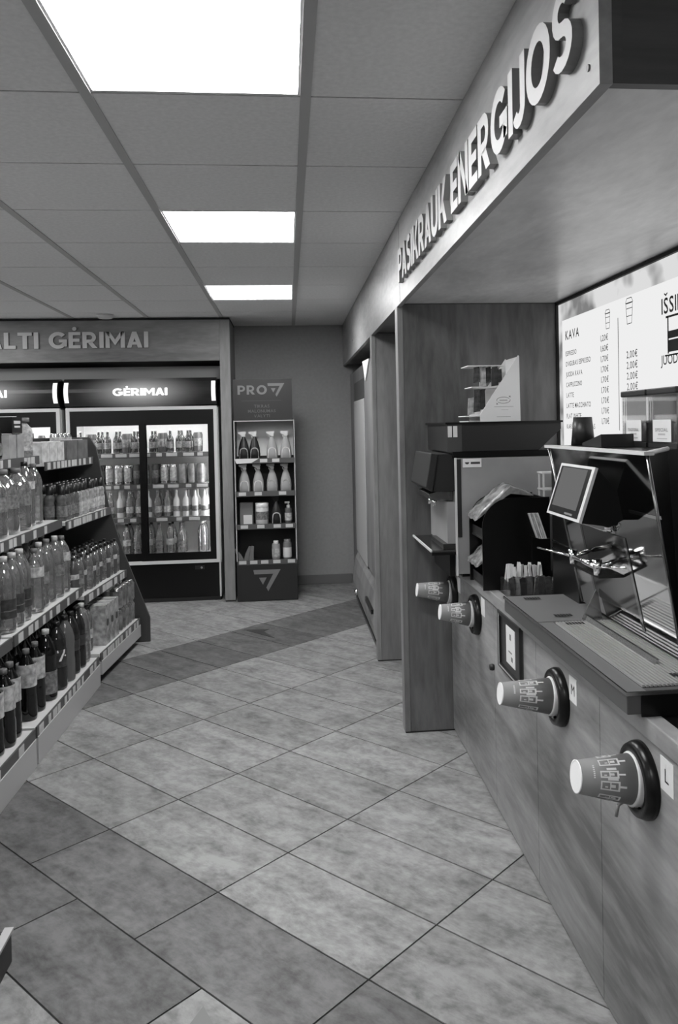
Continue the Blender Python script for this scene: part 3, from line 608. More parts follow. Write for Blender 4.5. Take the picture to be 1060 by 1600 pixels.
for nm, z, lab in (('upper', .215, 'crumpled pack of napkins leaning on the upper tier of the organiser'), ('lower', .03, 'pack of napkins on the lower tier of the organiser')):
    b = MB(); rr = random.Random(len(nm)*3); nx, ny = 10, 5
    for side in (0, 1):
        for i in range(nx+1):
            for j in range(ny+1):
                u, v = i/nx, j/ny; x = .700+.22*u; zc = (.262 if nm == 'upper' else .085)+.105*min(u/.6, 1)-.02*max(0, u-.6)/.4
                th = .024*math.sin(math.pi*min(max(u, .04), .96))**.5*math.sin(math.pi*min(max(v, .08), .92))**.4+.003
                b.v.append((x, 2.97+.175*v, zc+(th if side else -th*.25)+rr.uniform(-.004, .004)))
    o = (nx+1)*(ny+1); ix = lambda s, i, j: s*o+i*(ny+1)+j
    for i in range(nx):
        for j in range(ny): b.face([ix(1, i, j), ix(1, i+1, j), ix(1, i+1, j+1), ix(1, i, j+1)], True); b.face([ix(0, i, j), ix(0, i, j+1), ix(0, i+1, j+1), ix(0, i+1, j)], True)
    for i in range(nx):
        b.face([ix(0, i, 0), ix(0, i+1, 0), ix(1, i+1, 0), ix(1, i, 0)]); b.face([ix(0, i, ny), ix(1, i, ny), ix(1, i+1, ny), ix(0, i+1, ny)])
    for j in range(ny):
        b.face([ix(0, 0, j), ix(1, 0, j), ix(1, 0, j+1), ix(0, 0, j+1)]); b.face([ix(0, nx, j), ix(0, nx, j+1), ix(1, nx, j+1), ix(1, nx, j)])
    q = b.build('napkin_pack', plain('napkin_film', .2, .25, noise=.6, nscale=26, bump=.5)); q.location = (0, 0, .812)
    tag(q, lab, 'napkin pack')
# napkin holder beside it
nh = thing('napkin_holder', 'small black napkin holder between the organiser and the coffee machine', 'napkin holder', (.90, 2.834, .812))
MB().prism([(0, .20), (.03, .19), (.07, .19), (.07, 0), (.0, 0)], 1, .099, .114).build('holder', 'black', nh)
for k in range(5): MB().prism([(-.012+k*.008, .285), (.02+k*.008, .19), (.026+k*.008, .19), (-.006+k*.008, .287)], 1, .1, .113).build('napkin', 'label_light' if k % 2 else 'off_white', nh)
sb = thing('stirrer_box', 'low clear box of stirrers and sugar sticks before the black organiser', 'box', (.775, 2.80, .812))
MB().box(0, 0, 0, .165, .13, .004).box(0, 0, .004, .165, .003, .055).box(0, .127, .004, .165, .13, .055).box(0, .003, .004, .003, .127, .055).box(.162, .003, .004, .165, .127, .055).box(.003, .064, .004, .162, .066, .06).build('clear_box', 'acrylic', sb)
rr = random.Random(5)
for k in range(20):
    o = MB().box(-.0055, -.002, 0, .0055, .002, .100+rr.uniform(-.008, .006)).build('sugar_stick', 'white'); o.location = (.785+.0076*k, 2.90+rr.uniform(-.015, .015), .8165); o.rotation_euler = (rr.uniform(-.1, .1), rr.uniform(-.12, .12), rr.uniform(-.5, .5))
    tag(o, 'white sugar stick in the clear box, %s from the left' % ORD[k+1], 'sugar stick', 'sugar sticks in the clear box')
for k in range(13):
    o = MB().prism([(-.011, 0), (.011, 0), (.012, .062), (.0, .066), (-.012, .061)], 1, -.002, .002).build('sugar_packet', ('packet', 'label_dark', 'label_mid')[k % 3]); o.location = (.79+.0112*k, 2.832+.012*(k % 2), .8165); o.rotation_euler = (rr.uniform(-.08, .08), rr.uniform(-.15, .15), rr.uniform(-.5, .5))
    tag(o, 'dark sugar packet in the clear box, %s from the left' % ORD[k+1], 'sugar packet', 'sugar packets in the clear box')
lr = thing('lid_rack', 'clear acrylic lid rack standing behind the organiser', 'rack', (.985, 3.06, .812))
MB().box(0, 0, 0, .07, .07, .006).box(0, 0, .30, .07, .07, .306).box(0, 0, .36, .07, .07, .366).box(0, 0, .425, .07, .07, .431).build('plate', 'off_white', lr)
for x, y in ((.003, .003), (.061, .003), (.003, .061), (.061, .061)): MB().box(x, y, .006, x+.006, y+.006, .425).build('post', 'silver_trim', lr)

# ---------------------------------------------------------------- far alcove cabinet
tc = thing('alcove_cabinet', 'tall flush cabinet with pale door and bulging bottom drawer in the far alcove', 'cabinet', (0, 0, 0))
MB().box(.575, 4.96, .03, 1.29, 7.30, 1.90).build('carcass', 'wood_panel', tc)
MB().box(.556, 5.86, .40, .575, 6.75, 1.64).build('door', plain('door_pale', .36, .5), tc, bevel=.004)
MB().box(.560, 5.80, .40, .575, 5.858, 1.80).build('door_frame', 'charcoal', tc); MB().box(.562, 5.86, 1.645, .575, 6.75, 1.79).build('vent', 'dark_grey', tc)
MB().box(.556, 4.97, .42, .575, 5.795, 1.88).build('stile', 'wood_pillar', tc, bevel=.003)
dr = MB(); prof = [(.575, .40), (.57, .385), (.545, .34), (.528, .25), (.522, .15), (.535, .06), (.575, .03)]
dr.prism(prof, 1, 4.97, 6.75).build('drawer', 'wood_pillar', tc); MB().box(.54, 4.97, 0, .9, 6.75, .03).build('toe_kick', 'black', tc)
MB().box(.512, 5.18, .215, .53, 5.60, .245).build('handle', 'black', tc); MB().lathe([(.03, 0), (.03, .015), (.012, .03)], 16, mat=Matrix.Translation((.524, 6.35, .12)) @ Matrix.Rotation(-math.pi/2, 4, 'Y')).build('lock', 'chrome', tc)
pc = tag(MB().prism([(5.34, 1.885), (5.80, 1.90), (5.62, 1.75)], 0, .545, .5555).build('paper_pennant', 'white'), 'white pointed paper pinned to the far alcove cabinet', 'paper')

# ================================================================== BACK LEFT: DRINKS ALCOVE
al = thing('drinks_alcove', 'wooden surround framing the drinks coolers on the back wall', 'surround', (0, 0, 0))
MB().box(-4.15, 6.76, 2.003, -.547, 6.80, 2.338).build('header_board', 'wood_frame', al); MB().box(-.547, 6.755, .012, -.461, 7.36, 2.338).build('pillar', 'wood_pillar', al, bevel=.003)
MB().box(-.545, 6.76, 0, -.463, 7.36, .012).build('pillar_foot', 'black_matte', al)
MB().box(-4.15, 6.80, 2.003, -.547, 7.36, 2.02).build('underside', 'black_matte', al); MB().box(-4.15, 6.95, 1.86, -.547, 6.97, 1.97).build('filler_strip', 'mid_grey', al)  # underside coloured black to hold the shadow below the header
MB().box(-4.15, 6.765, 2.339, -.461, 7.36, ZC-.005).build('shadow_gap', 'black_matte', al)
sg = thing('alcove_sign', 'pale raised block letters reading ŠALTI GĖRIMAI above the coolers', 'sign')
letters('GĖRIMAI', -1.906, -1.118, 2.113, .131, '-y', 6.752, sg, ['letter_alt', 'letter_side'], ext=.042, bold='block', gap=.07)
letters('ŠALTI', -2.52, -1.985, 2.113, .131, '-y', 6.752, sg, ['letter_alt', 'letter_side'], ext=.042, bold='block', gap=.07)

# ---------------------------------------------------------------- products: one of each kind
def bottle_prof(h, r, kind):
    if kind == 'soda': return [(r*.7, 0), (r*.95, .004), (r, .018), (r, h*.32), (r*.95, h*.36), (r*.95, h*.56), (r, h*.60), (r*.97, h*.68), (r*.8, h*.78), (r*.5, h*.87), (r*.31, h*.92), (r*.29, h*.965)]
    if kind == 'water': return [(r*.75, 0), (r*.97, .006), (r, .02), (r, h*.14), (r*.94, h*.17), (r, h*.2), (r, h*.3), (r*.94, h*.33), (r, h*.36), (r, h*.52), (r*.95, h*.55), (r, h*.58), (r, h*.7), (r*.82, h*.8), (r*.5, h*.89), (r*.33, h*.925), (r*.31, h*.965)]
    if kind == 'jug': return [(r*.85, 0), (r, .01), (r, h*.25), (r*.94, h*.28), (r, h*.31), (r, h*.66), (r*.9, h*.74), (r*.55, h*.86), (r*.26, h*.92), (r*.25, h*.96)]
    if kind == 'beer': return [(r*.9, 0), (r, .006), (r, h*.58), (r*.85, h*.66), (r*.42, h*.78), (r*.36, h*.95), (r*.38, h*.97)]
    if kind == 'can': return [(r*.8, 0), (r*.98, .006), (r, .012), (r, h*.9), (r*.84, h*.97), (r*.84, h), (r*.75, h)]
    if kind == 'jar': return [(r*.9, 0), (r, .006), (r, h*.78), (r*.9, h*.84), (r*.9, h*.86)]
    if kind == 'sport': return [(r*.8, 0), (r, .01), (r, h*.45), (r*.86, h*.5), (r, h*.56), (r*.95, h*.66), (r*.6, h*.76), (r*.5, h*.8)]
KINDS = {}
def kind(name, shape, h, r, body, cap=None, lab=None, lz=(.36, .56), caph=.045, capr=.36, extra=None, seg=14):
    parts = []
    pr = bottle_prof(h, r, shape)
    parts.append(('body', MB().lathe(pr, seg).mesh('body', body)))
    if cap:
        topz = pr[-1][1]-.004; parts.append(('cap', MB().lathe([(r*capr, topz-h*caph*.4), (r*capr, h), (r*capr*.85, h+.001)], 10).mesh('cap', cap)))
    if lab:
        def rad(z):
            for (r0, z0), (r1, z1) in zip(pr, pr[1:]):
                if z0 <= z <= z1: return r0+(r1-r0)*(z-z0)/max(z1-z0, 1e-6)
            return r
        zs_ = [h*(lz[0]+(lz[1]-lz[0])*k/4) for k in range(5)]
        parts.append(('label', MB().lathe([(max(rad(z), rad(zs_[2]))+.0012, z) for z in zs_], seg, cap0=False, cap1=False).mesh('label', lab)))
    if extra: parts += extra
    KINDS[name+shape+str(h)+str(body)+str(cap)+str(lab)] = parts
    return (name, parts)
def put(kd, pos, label, cat, group, rz=None):
    t = thing(kd[0], label, cat, pos, random.uniform(0, 6) if rz is None else rz, group)
    for nm, me in kd[1]: link(nm, me, t)
    return t
def seven_logo(r, z0, h):
    b = MB()
    def P(x, z): a = x/r; return ((r+.002)*math.sin(a)*1, -(r+.002)*math.cos(a), z)
    b.quad(P(-.018, z0+h), P(-.018, z0+h*.78), P(.022, z0+h*.78), P(.022, z0+h)); b.quad(P(.010, z0+h*.78), P(-.012, z0), P(0, z0), P(.022, z0+h*.78))
    b.lathe([(.004, 0), (.004, .001)], 8, mat=Matrix.Translation(Vector(P(.022, z0+h*.45))) @ Matrix.Rotation(math.pi/2, 4, 'X')); return ('seven_mark', b.mesh('seven_mark', 'white'))
k_cola = kind('cola_bottle', 'soda', .335, .047, 'cola', 'cap_light', 'label_dark', (.33, .55))
k_cola2 = kind('cola_bottle', 'soda', .335, .049, 'cola', 'cap_light', 'label_mid', (.10, .42))
k_two = kind('drink_bottle', 'soda', .315, .043, 'cola', 'cap_mid', 'label_light', (.48, .80))
k_seven = kind('soda_bottle', 'soda', .335, .047, 'dark_liquid', 'cap_dark', 'label_dark', (.34, .6), extra=[seven_logo(.0475, .145, .055)])
k_grey = kind('soda_bottle', 'soda', .335, .047, 'grey_liquid', 'cap_dark', None)
k_darkb = kind('soda_bottle', 'soda', .33, .046, 'dark_liquid', 'cap_dark', 'label_dark', (.38, .55))
k_water = kind('water_bottle', 'water', .325, .046, 'pet_water', 'cap_light', 'label_mid', (.36, .54))
k_water2 = kind('water_bottle', 'water', .325, .046, 'pet_clear', 'cap_mid', None)
k_waterd = kind('water_bottle', 'water', .335, .05, 'pet_water', 'cap_light', 'label_dark', (.20, .45))
k_waterl = kind('water_bottle', 'water', .31, .045, 'pet_clear', 'cap_mid', 'label_light', (.56, .72))
k_jug = kind('water_jug', 'jug', .315, .075, 'pet_water', 'cap_mid', 'label_mid', (.40, .62))
k_vite = kind('water_bottle', 'water', .34, .052, 'pet_clear', 'cap_dark', 'label_light', (.58, .70))
k_small = kind('juice_bottle', 'sport', .205, .030, plain('juice', .28, .2, noise=.5, nscale=30), 'cap_dark', 'label_light', (.12, .42), caph=.5, capr=.72)
k_smallb = kind('juice_bottle', 'sport', .205, .030, plain('juice_dark', .10, .2, noise=.5, nscale=30), 'cap_dark', 'label_mid', (.12, .42), caph=.5, capr=.72)
k_mini = kind('drink_bottle', 'water', .22, .030, 'pet_water', 'cap_dark', 'label_mid', (.25, .5))
k_mini2 = kind('drink_bottle', 'water', .22, .030, plain('tea', .07, .15), 'cap_dark', 'label_light', (.45, .58))
k_can = kind('drink_can', 'can', .165, .033, 'can_print', None, None, extra=[('can_top', MB().lathe([(.0265, .1655), (.024, .1662)], 14).mesh('can_top', 'can_metal'))])
k_can2 = kind('drink_can', 'can', .136, .033, 'can_metal', None, plain('can_wrap', .16, .35, noise=.7, nscale=22), (.10, .86), extra=[('can_top', MB().lathe([(.0265, .1365), (.024, .1372)], 14).mesh('can_top', 'can_metal'))])
k_canl = kind('drink_can', 'can', .165, .030, 'can_metal', None, 'label_light', (.15, .85))
k_cand = kind('drink_can', 'can', .165, .030, plain('can_dark', .05, .3), None, 'label_mid', (.3, .7))
k_beer = kind('beer_bottle', 'beer', .19, .030, 'bottle_brown', 'cap_light', 'label_mid', (.2, .48))
k_gl = kind('glass_bottle', 'beer', .22, .031, 'bottle_glass', 'cap_light', 'label_light', (.18, .42))
k_glw = kind('milk_bottle', 'beer', .22, .029, 'off_white', 'cap_light', 'label_mid', (.2, .4))
k_tall = kind('water_bottle', 'water', .26, .034, 'pet_clear', 'cap_dark', 'label_light', (.3, .5))
k_tall2 = kind('glass_bottle', 'beer', .262, .036, 'bottle_glass', 'cap_mid', 'label_mid', (.2, .42))
k_big = kind('water_bottle', 'water', .268, .04, 'pet_clear', 'cap_light', None)

# ---------------------------------------------------------------- coolers
def cooler(x0, lab, near):
    W = 1.245; f = thing('drinks_cooler', lab, 'cooler', (x0, 6.85, 0))
    bd = MB(); D = .50
    bd.box(0, .03, .03, .035, D, 1.62).box(W-.035, .03, .03, W, D, 1.62).box(.035, D-.03, .03, W-.035, D, 1.62).box(.035, .03, 1.585, W-.035, D-.03, 1.62).box(.035, .04, .345, W-.035, D-.03, .385)
    bd.build('cabinet', plain('cooler_inside', .62, .5), f)
    bs = MB().box(.0, .012, .03, W, .04, .315).build('base_cover', 'black', f); MB().box(.012, .002, 0, W-.012, .05, .03).build('plinth', 'black_matte', f)
    MB().box(W-.22, .006, .262, W-.145, .012, .292).build('lock_plate', 'charcoal', bs); MB().lathe([(.009, 0), (.009, .006)], 12, mat=Matrix.Translation((W-.165, .006, .277)) @ Matrix.Rotation(math.pi/2, 4, 'X')).build('lock', 'chrome', bs)
    tb = MB(); tb.box(.008, 0, .345, .038, .03, 1.632).box(W-.038, 0, .345, W-.008, .03, 1.632).box(.038, 0, 1.604, W-.038, .03, 1.632).box(.008, -.002, .318, W-.008, .03, .345); tb.box(W-.018, 0, .03, W-.004, .03, .318)
    tb.build('front_trim', 'off_white', f)
    mid = W/2-.0
    for a, b, y in ((.038, mid+.03, .016), (mid-.03, W-.038, .004)):
        dr_ = MB(); zt0, zb0 = 1.604, .345; s = .05 if a > .1 else .05
        dr_.box(a, y, zb0, a+s, y+.012, zt0).box(b-s, y, zb0, b, y+.012, zt0).box(a+s, y, zt0-.125, b-s, y+.012, zt0).box(a+s, y, zb0, b-s, y+.012, zb0+.065)
        d = dr_.build('door', 'black', f); MB().box(a+s, y+.004, zb0+.065, b-s, y+.008, zt0-.125).build('pane', 'glass', d)
    # header light box, curved front
    pf = [(.04, 1.637)]
    for k in range(9): a = -1+2*k/8; pf.append((-.052*(1-a*a)-.004, 1.645+.222*(k/8)))
    pf += [(.04, 1.873), (.30, 1.873), (.30, 1.637)]
    hd = MB(); n = len(pf); 
    hdo = MB().prism([(p[0], p[1]-1.637) for p in pf], 0, -W/2+.006, W/2-.006).build('header', 'header_glow', f); hdo.location = (W/2, 0, 1.637)
    for sx in (.012, W-.012-.034):
        st = MB()
        for k in range(1, 7):
            p, q = pf[1+k], pf[2+k]; st.quad((sx, p[0]-.002, p[1]), (sx+.034, p[0]-.002, p[1]), (sx+.034, q[0]-.002, q[1]), (sx, q[0]-.002, q[1]))
        st.build('header_strip', 'header_strip', f)
    t = textline('GĖRIMAI', 0, 1.725, .060, '-y', -.062, f, 'header_text', bold='block', center=W/2, width=.44, gap=.05, name='header_lettering')
    # light tubes and shelves
    MB().box(.06, .05, 1.566, W-.06, .09, 1.584).build('lamp_tube', 'fridge_lamp', f)
    for xx in (.037, W-.045): MB().box(xx, .05, .45, xx+.008, .075, 1.50).build('lamp_tube', 'fridge_lamp', f)
    for z in (1.235, .97, .69):
        sh = MB().box(.045, .08, z, W-.045, D-.04, z+.01).build('shelf', 'shelf_white', f)
        r = MB().box(.045, .07, z-.028, W-.045, .08, z+.012).build('price_rail', 'rail_grey', sh)
    for z in (1.235, .97, .69, .365):
        x = .09+random.random()*.05
        while x < W-.15:
            wd = random.choice((.045, .05, .09)); MB().box(x, .066, z-.02, x+wd, .0695, z+.007).build('price_tag', 'tag', f); x += wd+random.uniform(.02, .09)
    return f
c1 = cooler(-1.825, 'wide lit drinks cooler with two sliding glass doors beside the wooden pillar', True)
c2 = cooler(-3.10, 'second lit drinks cooler at the left edge, mostly hidden by gondola goods', False)
shelf_nm = {1.247: 'top', .982: 'second', .702: 'third', .387: 'bottom'}
for cx0, cname in ((-1.825, 'right cooler'), (-3.10, 'left cooler')):
    for z, kds, pitch in ((1.247, (k_beer, k_beer, k_beer, k_cand), .074), (.982, (k_canl, k_canl, k_can, k_cand), .076), (.702, (k_gl, k_gl, k_glw), .078), (.387, (k_tall2, k_tall, k_tall2, k_tall), .09)):
        if cx0 < -2 and z < .9: continue
        n = int(1.10/pitch)
        for k in range(n):
            if cx0 < -2 and k < n-7: continue
            x = cx0+.09+k*pitch
            if z < .5 and k == n-2: continue
            kd = kds[(k*7+int(z*10)) % len(kds)] if z != .982 else (k_cand if (k//3) % 2 == 0 and k < 9 else (k_canl if k < 11 else k_can))
            if z == .702 and k > n-4: kd = k_glw
            if z < .5 and k == n-1: kd = k_big
            o = n-k
            what = {'beer_bottle': 'small dark bottle', 'drink_can': 'slim drink can', 'glass_bottle': 'clear glass bottle', 'milk_bottle': 'white bottle', 'water_bottle': 'clear water bottle'}[kd[0]]
            if cx0 > -2 and (k*5) % 7 > 1: put(kd, (x+.01, 7.07, z), '%s behind, %s from the right on the %s shelf of the %s' % (what, ORD[o], shelf_nm[z], cname), 'can' if 'can' in kd[0] else 'bottle', 'second row on the %s shelf of the %s' % (shelf_nm[z], cname))
            put(kd, (x, 6.975, z), '%s, %s from the right on the %s shelf of the %s' % (what, ORD[o], shelf_nm[z], cname), 'can' if 'can' in kd[0] else 'bottle', 'drinks on the %s shelf of the %s' % (shelf_nm[z], cname))

# ---------------------------------------------------------------- cleaning product stand
ps = thing('display_stand', 'dark cardboard display stand headed PRO 7 stacked with cleaning bottles', 'display stand', (-.445, 6.72, 0))
W, D = .50, .24
MB().box(0, 0, .004, W, D, .325).build('base_box', 'charcoal', ps, bevel=.003)
MB().box(0, .004, .325, .012, D, 1.50).box(W-.012, .004, .325, W, D, 1.50).build('side_wall', 'charcoal', ps)
MB().box(0, 0, .335, .008, .004, 1.50).box(W-.008, 0, .335, W, .004, 1.50).box(.008, 0, 1.492, W-.008, .004, 1.50).build('white_edge', 'light_grey', ps)
MB().box(.012, D-.01, 1.2, W-.012, D, 1.50).build('back_wall', 'white', ps); MB().box(.012, D-.01, .325, W-.012, D, 1.2).build('back_wall', 'black_matte', ps)
hd = MB().box(.004, .0, 1.503, W-.014, .02, 1.84).build('header_card', 'charcoal', ps); MB().box(.0, .02, 1.5, W-.01, D, 1.515).build('top_board', 'charcoal', ps)
textline('PRO', .040, 1.714, .075, '-y', -.0008, ps, 'mid_grey', bold='block', width=.24, name='header_lettering')
def seven(x0, z1, s, nm='seven_logo'):
    b = MB(); y = -.0009
    b.quad((x0, y, z1), (x0+.03*s, y, z1-.16*s), (x0+.62*s, y, z1-.16*s), (x0+1.0*s, y, z1)); b.quad((x0+.72*s, y, z1-.16*s), (x0+.46*s, y, z1-.66*s), (x0+.53*s, y, z1-.80*s), (x0+1.0*s, y, z1), (x0+.62*s, y, z1-.16*s))
    b.v.append((x0+.20*s, y, z1-.29*s)); b.v.append((x0+.48*s, y, z1-.29*s)); b.v.append((x0+.34*s, y, z1-.55*s)); m_ = len(b.v); b.face([m_-3, m_-1, m_-2]); b.build(nm, 'mid_grey', ps)
seven(.285, 1.805, .14); seven(.135, .262, .225)
MB().box(.07, -.0008, 1.660, .40, 0, 1.664).build('header_rule', 'dark_grey', ps)
for k, tx in enumerate(('TIKRAS', 'MALONUMAS', 'VALYTI')): textline(tx, 0, 1.605-k*.04, .024, '-y', -.0008, ps, plain('stand_print', .09).name, bold=.015, center=.235, name='header_lettering')
for z in (1.165, .892, .62):
    sh = MB().box(.012, .0, z, W-.012, D-.01, z+.006).build('shelf', 'dark_grey', ps); MB().box(.004, -.004, z-.02, W-.004, 0, z+.022).build('price_rail', 'rail_grey', sh)
MB().box(.008, -.004, .305, W-.004, 0, .345).build('price_rail', 'rail_grey', ps)
for z, xs in ((1.165, (.21, .31)), (.892, (.03, .16, .36)), (.62, (.04, .175, .31, .41)), (.325, (.02, .11, .20, .30, .42))):
    for x in xs: MB().box(x, -.006, z-.012, x+.06, -.004, z+.016).build('price_tag', 'tag', ps)
MB().prism([(.0, 1.185), (.2, 1.185), (.14, 1.15), (.02, 1.145)], 1, -.006, -.0045).build('loose_tag', 'off_white', ps)
def spray(body, label, cap):
    b = MB(); pr = [(.03, 0), (.046, .006), (.047, .05), (.043, .10), (.030, .15), (.016, .185), (.014, .195)]
    b.lathe(pr, 16, mat=Matrix.Diagonal((1, .6, 1, 1)))
    hdm = MB(); hdm.box(-.013, -.011, .195, .016, .011, .225); hdm.prism([(-.045, .222), (-.013, .205), (.02, .222), (.02, .238), (-.045, .236)], 1, -.008, .008); hdm.prism([(-.03, .205), (-.022, .205), (-.014, .18), (-.019, .178)], 1, -.004, .004)
    lb = MB(); 
    pts = [(.033*math.cos(a*math.pi/10), .075+.03*math.sin(a*math.pi/10)) for a in range(0, 11)]+[(-.036, .012), (.036, .012)]
    n0 = len(lb.v); lb.v += [(p[0], -.0295+.010*(abs(p[0])/.036)**2, p[1]) for p in pts]; lb.face(list(range(n0, n0+len(pts))))
    return ('spray_bottle', [('body', b.mesh('body', body)), ('trigger', hdm.mesh('trigger', cap)), ('label', lb.mesh('label', label))])
sd, sl, sm_ = spray('spray_dark', 'label_light', 'off_white'), spray('spray_light', 'paper', 'off_white'), spray('spray_light', 'label_light', 'light_grey')
X0, Y0 = -.445, 6.72
for k, x in enumerate((.075, .165, .31, .425)):
    put(sd if k < 2 else sl, (X0+x, Y0+.09, 1.171), '%s trigger spray bottle on the top shelf of the stand, %s of its pair' % ('dark' if k < 2 else 'pale', ('left', 'right')[k % 2]), 'spray bottle', 'spray bottles on the top shelf', 0)
for k, x in enumerate((.075, .19, .305, .42)): put(sl if k < 2 else sm_, (X0+x, Y0+.08, .898), 'pale trigger spray bottle on the second shelf of the stand, %s from the left' % ORD[k+1], 'spray bottle', 'spray bottles on the second shelf', 0)
t = thing('cleaning_box', 'square grey pouch with white patch on the third shelf of the stand', 'pouch', (X0+.085, Y0+.08, .626)); MB().box(-.055, 0, 0, .055, .06, .19).build('pouch', 'mid_grey', t, bevel=.006); MB().box(-.025, -.0012, .01, .045, 0, .085).build('patch', 'paper', t)
k_jar = kind('cleaning_jar', 'jar', .185, .055, 'off_white', 'white', 'label_mid', (.25, .62), caph=.2, capr=1.0); put(k_jar, (X0+.215, Y0+.08, .626), 'white screw-top jar with dark label on the third shelf of the stand', 'jar', None, 0)
t = put(spray('spray_dark', 'off_white', 'black'), (X0+.335, Y0+.08, .626), 'dark bottle with round white label on the third shelf of the stand', 'bottle', None, 0)
k_pump = kind('pump_bottle', 'jar', .16, .030, 'grey_liquid', 'off_white', 'label_light', (.2, .6), caph=.12, capr=.5, extra=[('pump', MB().box(-.03, -.008, .175, .01, .008, .19).tube((0, 0, .15), (0, 0, .18), .006).mesh('pump', 'off_white'))]); put(k_pump, (X0+.435, Y0+.08, .626), 'slim pump bottle at the right of the third shelf of the stand', 'bottle', None, 0)
k_lot = kind('cleaner_bottle', 'jar', .165, .034, plain('lotion', .3, .4), 'off_white', 'label_light', (.2, .62), caph=.2, capr=.62); put(k_lot, (X0+.325, Y0+.07, .3255), 'pale bottle with light cap, left of two on the bottom shelf of the stand', 'bottle', None, 0)
k_lot2 = kind('cleaner_bottle', 'jar', .175, .036, plain('lotion2', .16, .4), 'cap_mid', 'off_white', (.15, .62), caph=.28, capr=.8); put(k_lot2, (X0+.42, Y0+.07, .3255), 'bottle with grey round cap, right of two on the bottom shelf of the stand', 'bottle', None, 0)
for k, (x, a) in enumerate(((.04, -.25), (.075, .12), (.115, .05))):
    b = MB(); w0 = .022
    pts = [(-w0, 0), (w0, 0), (w0*.8+a*.1, .06), (w0*.5+a*.3, .12), (-w0*.5+a*.3, .125), (-w0*.9+a*.1, .06)]
    o = b.prism(pts, 1, 0, .025).build('cleaning_cloth', 'mid_grey', bevel=.004); o.location = (X0+x, Y0+.06+.01*k, .3255)
    tag(o, 'folded grey cloth standing at the left of the bottom stand shelf, %s' % ('outermost', 'middle one', 'innermost')[k], 'cloth', 'cloths on the bottom shelf')

# ================================================================== LEFT: GONDOLA SHELVING
def bay(x, y, ang, L, shelves, kick, lab):
    t = thing('gondola_bay', lab, 'shelving', (x, y, 0), -ang)
    D = .52
    MB().box(-D-.03, .004, kick[0], -D, L-.004, 1.40).build('back_panel', 'charcoal', t)
    MB().box(-.02, .003, kick[0], 0, L-.003, kick[1]).build('kick_plate', 'kick_grey', t, bevel=.002); MB().box(-D, .004, kick[0], -.04, L-.004, kick[0]+.02).build('base_floor', 'dark_grey', t)
    if kick[0] > .01: MB().box(-D, .03, 0, -.10, L-.03, kick[0]).build('base_foot', 'black_matte', t)
    for (z, dx) in shelves:
        sh = MB().box(-D, .004, z-.02, dx-.012, L-.004, z).build('shelf', 'shelf_white', t)
        MB().box(dx-.012, .002, z-.044, dx-.004, L-.002, z+.004).build('price_rail', 'rail_grey', sh)
        yy = .02+random.random()*.04
        while yy < L-.09:
            wd = random.choice((.035, .04, .045, .06)); q = MB().box(dx-.004, yy, z-.04, dx-.002, yy+wd, z).build('price_tag', 'tag', t); yy += wd+random.choice((.012, .03, .07, .13, .2))*(1 if kick[0] < .01 else .35)
    t['m'] = 0; del t['m']
    mw = Matrix.Translation((x, y, 0)) @ Matrix.Rotation(-ang, 4, 'Z')
    return mw
a1 = math.atan(.027/1.535); a2 = math.atan(.067/.86)
SHAB = [(.158, 0.), (.558, -.085), (.945, -.185), (1.305, -.30)]; SHC = [(.170, 0.), (.500, -.080), (.925, -.175), (1.265, -.285)]
mA = bay(-1.125, 2.53, a1, 1.05, SHAB, (0., .12), 'white gondola shelf bay nearest the camera at the left edge')
mB = bay(-1.106, 3.60, a1, 1.08, SHAB, (0., .12), 'middle white gondola shelf bay with cola bottles on its base')
mC = bay(-1.082, 4.70, a2, .85, SHC, (.05, .13), 'far gondola shelf bay with small bottles, ending in a dark panel')
ep = tag(MB().prism([(-.963, 0), (-.963, .165), (-1.13, .63), (-1.215, .93), (-1.29, 1.33), (-1.33, 1.40), (-1.72, 1.40), (-1.72, 0)], 1, 5.585, 5.61).build('gondola_end_panel', 'end_panel', bevel=.002), 'dark grey slanted end panel closing the gondola shelving', 'end panel')
SN = ['bottom', 'second-lowest', 'third', 'top']
def row(mw, si, shelves, items, y0, y1, depth, ref, rowname='front', pit=None):
    """items placed from the far end towards the camera"""
    y = y1; k = 0; z, dx = shelves[si]
    while y > y0:
        kd, what, d = items(k); y -= d/2
        if y < y0: break
        p = mw @ Vector((dx-depth-random.uniform(0, .016), y, z+.0005)); k += 1
        if p.y > 2.85: put(kd, tuple(p), '%s, %s from far end, %s row, %s shelf, %s' % (what, ORD[min(k, 20)], rowname, SN[si], ref), 'bottle' if 'can' not in kd[0] else 'can', '%s row on the %s shelf of the %s' % (rowname, SN[si], ref), sevrot if kd[0] == 'soda_bottle' and len(kd[1]) > 3 else None)
        y -= d/2
sevrot = math.radians(38)
# bottom shelves of the middle and near bays
listB = [(k_water, 'clear water bottle', .11), (k_darkb, 'dark soda bottle', .105), (k_darkb, 'dark soda bottle', .11), (k_grey, 'plain grey soda bottle', .13), (k_seven, 'dark soda bottle marked 7', .13), (k_cola2, 'black cola bottle with lower label', .18), (k_two, 'two-tone drink bottle', .12), (k_two, 'two-tone drink bottle', .12), (k_two, 'two-tone drink bottle', .10), (k_two, 'two-tone drink bottle', .10)]
row(mB, 0, SHAB, lambda k: listB[min(k, 9)], .02, 1.065, .072, 'middle bay')
row(mB, 0, SHAB, lambda k: (k_cola2, 'black cola bottle', .104) if k else (k_water2, 'clear water bottle', .104), .02, 1.06, .185, 'middle bay', 'second')
row(mB, 0, SHAB, lambda k: (k_cola, 'black cola bottle', .104), .02, 1.06, .295, 'middle bay', 'third')
row(mA, 0, SHAB, lambda k: (k_two, 'two-tone drink bottle', .10), .3, 1.04, .072, 'near bay')
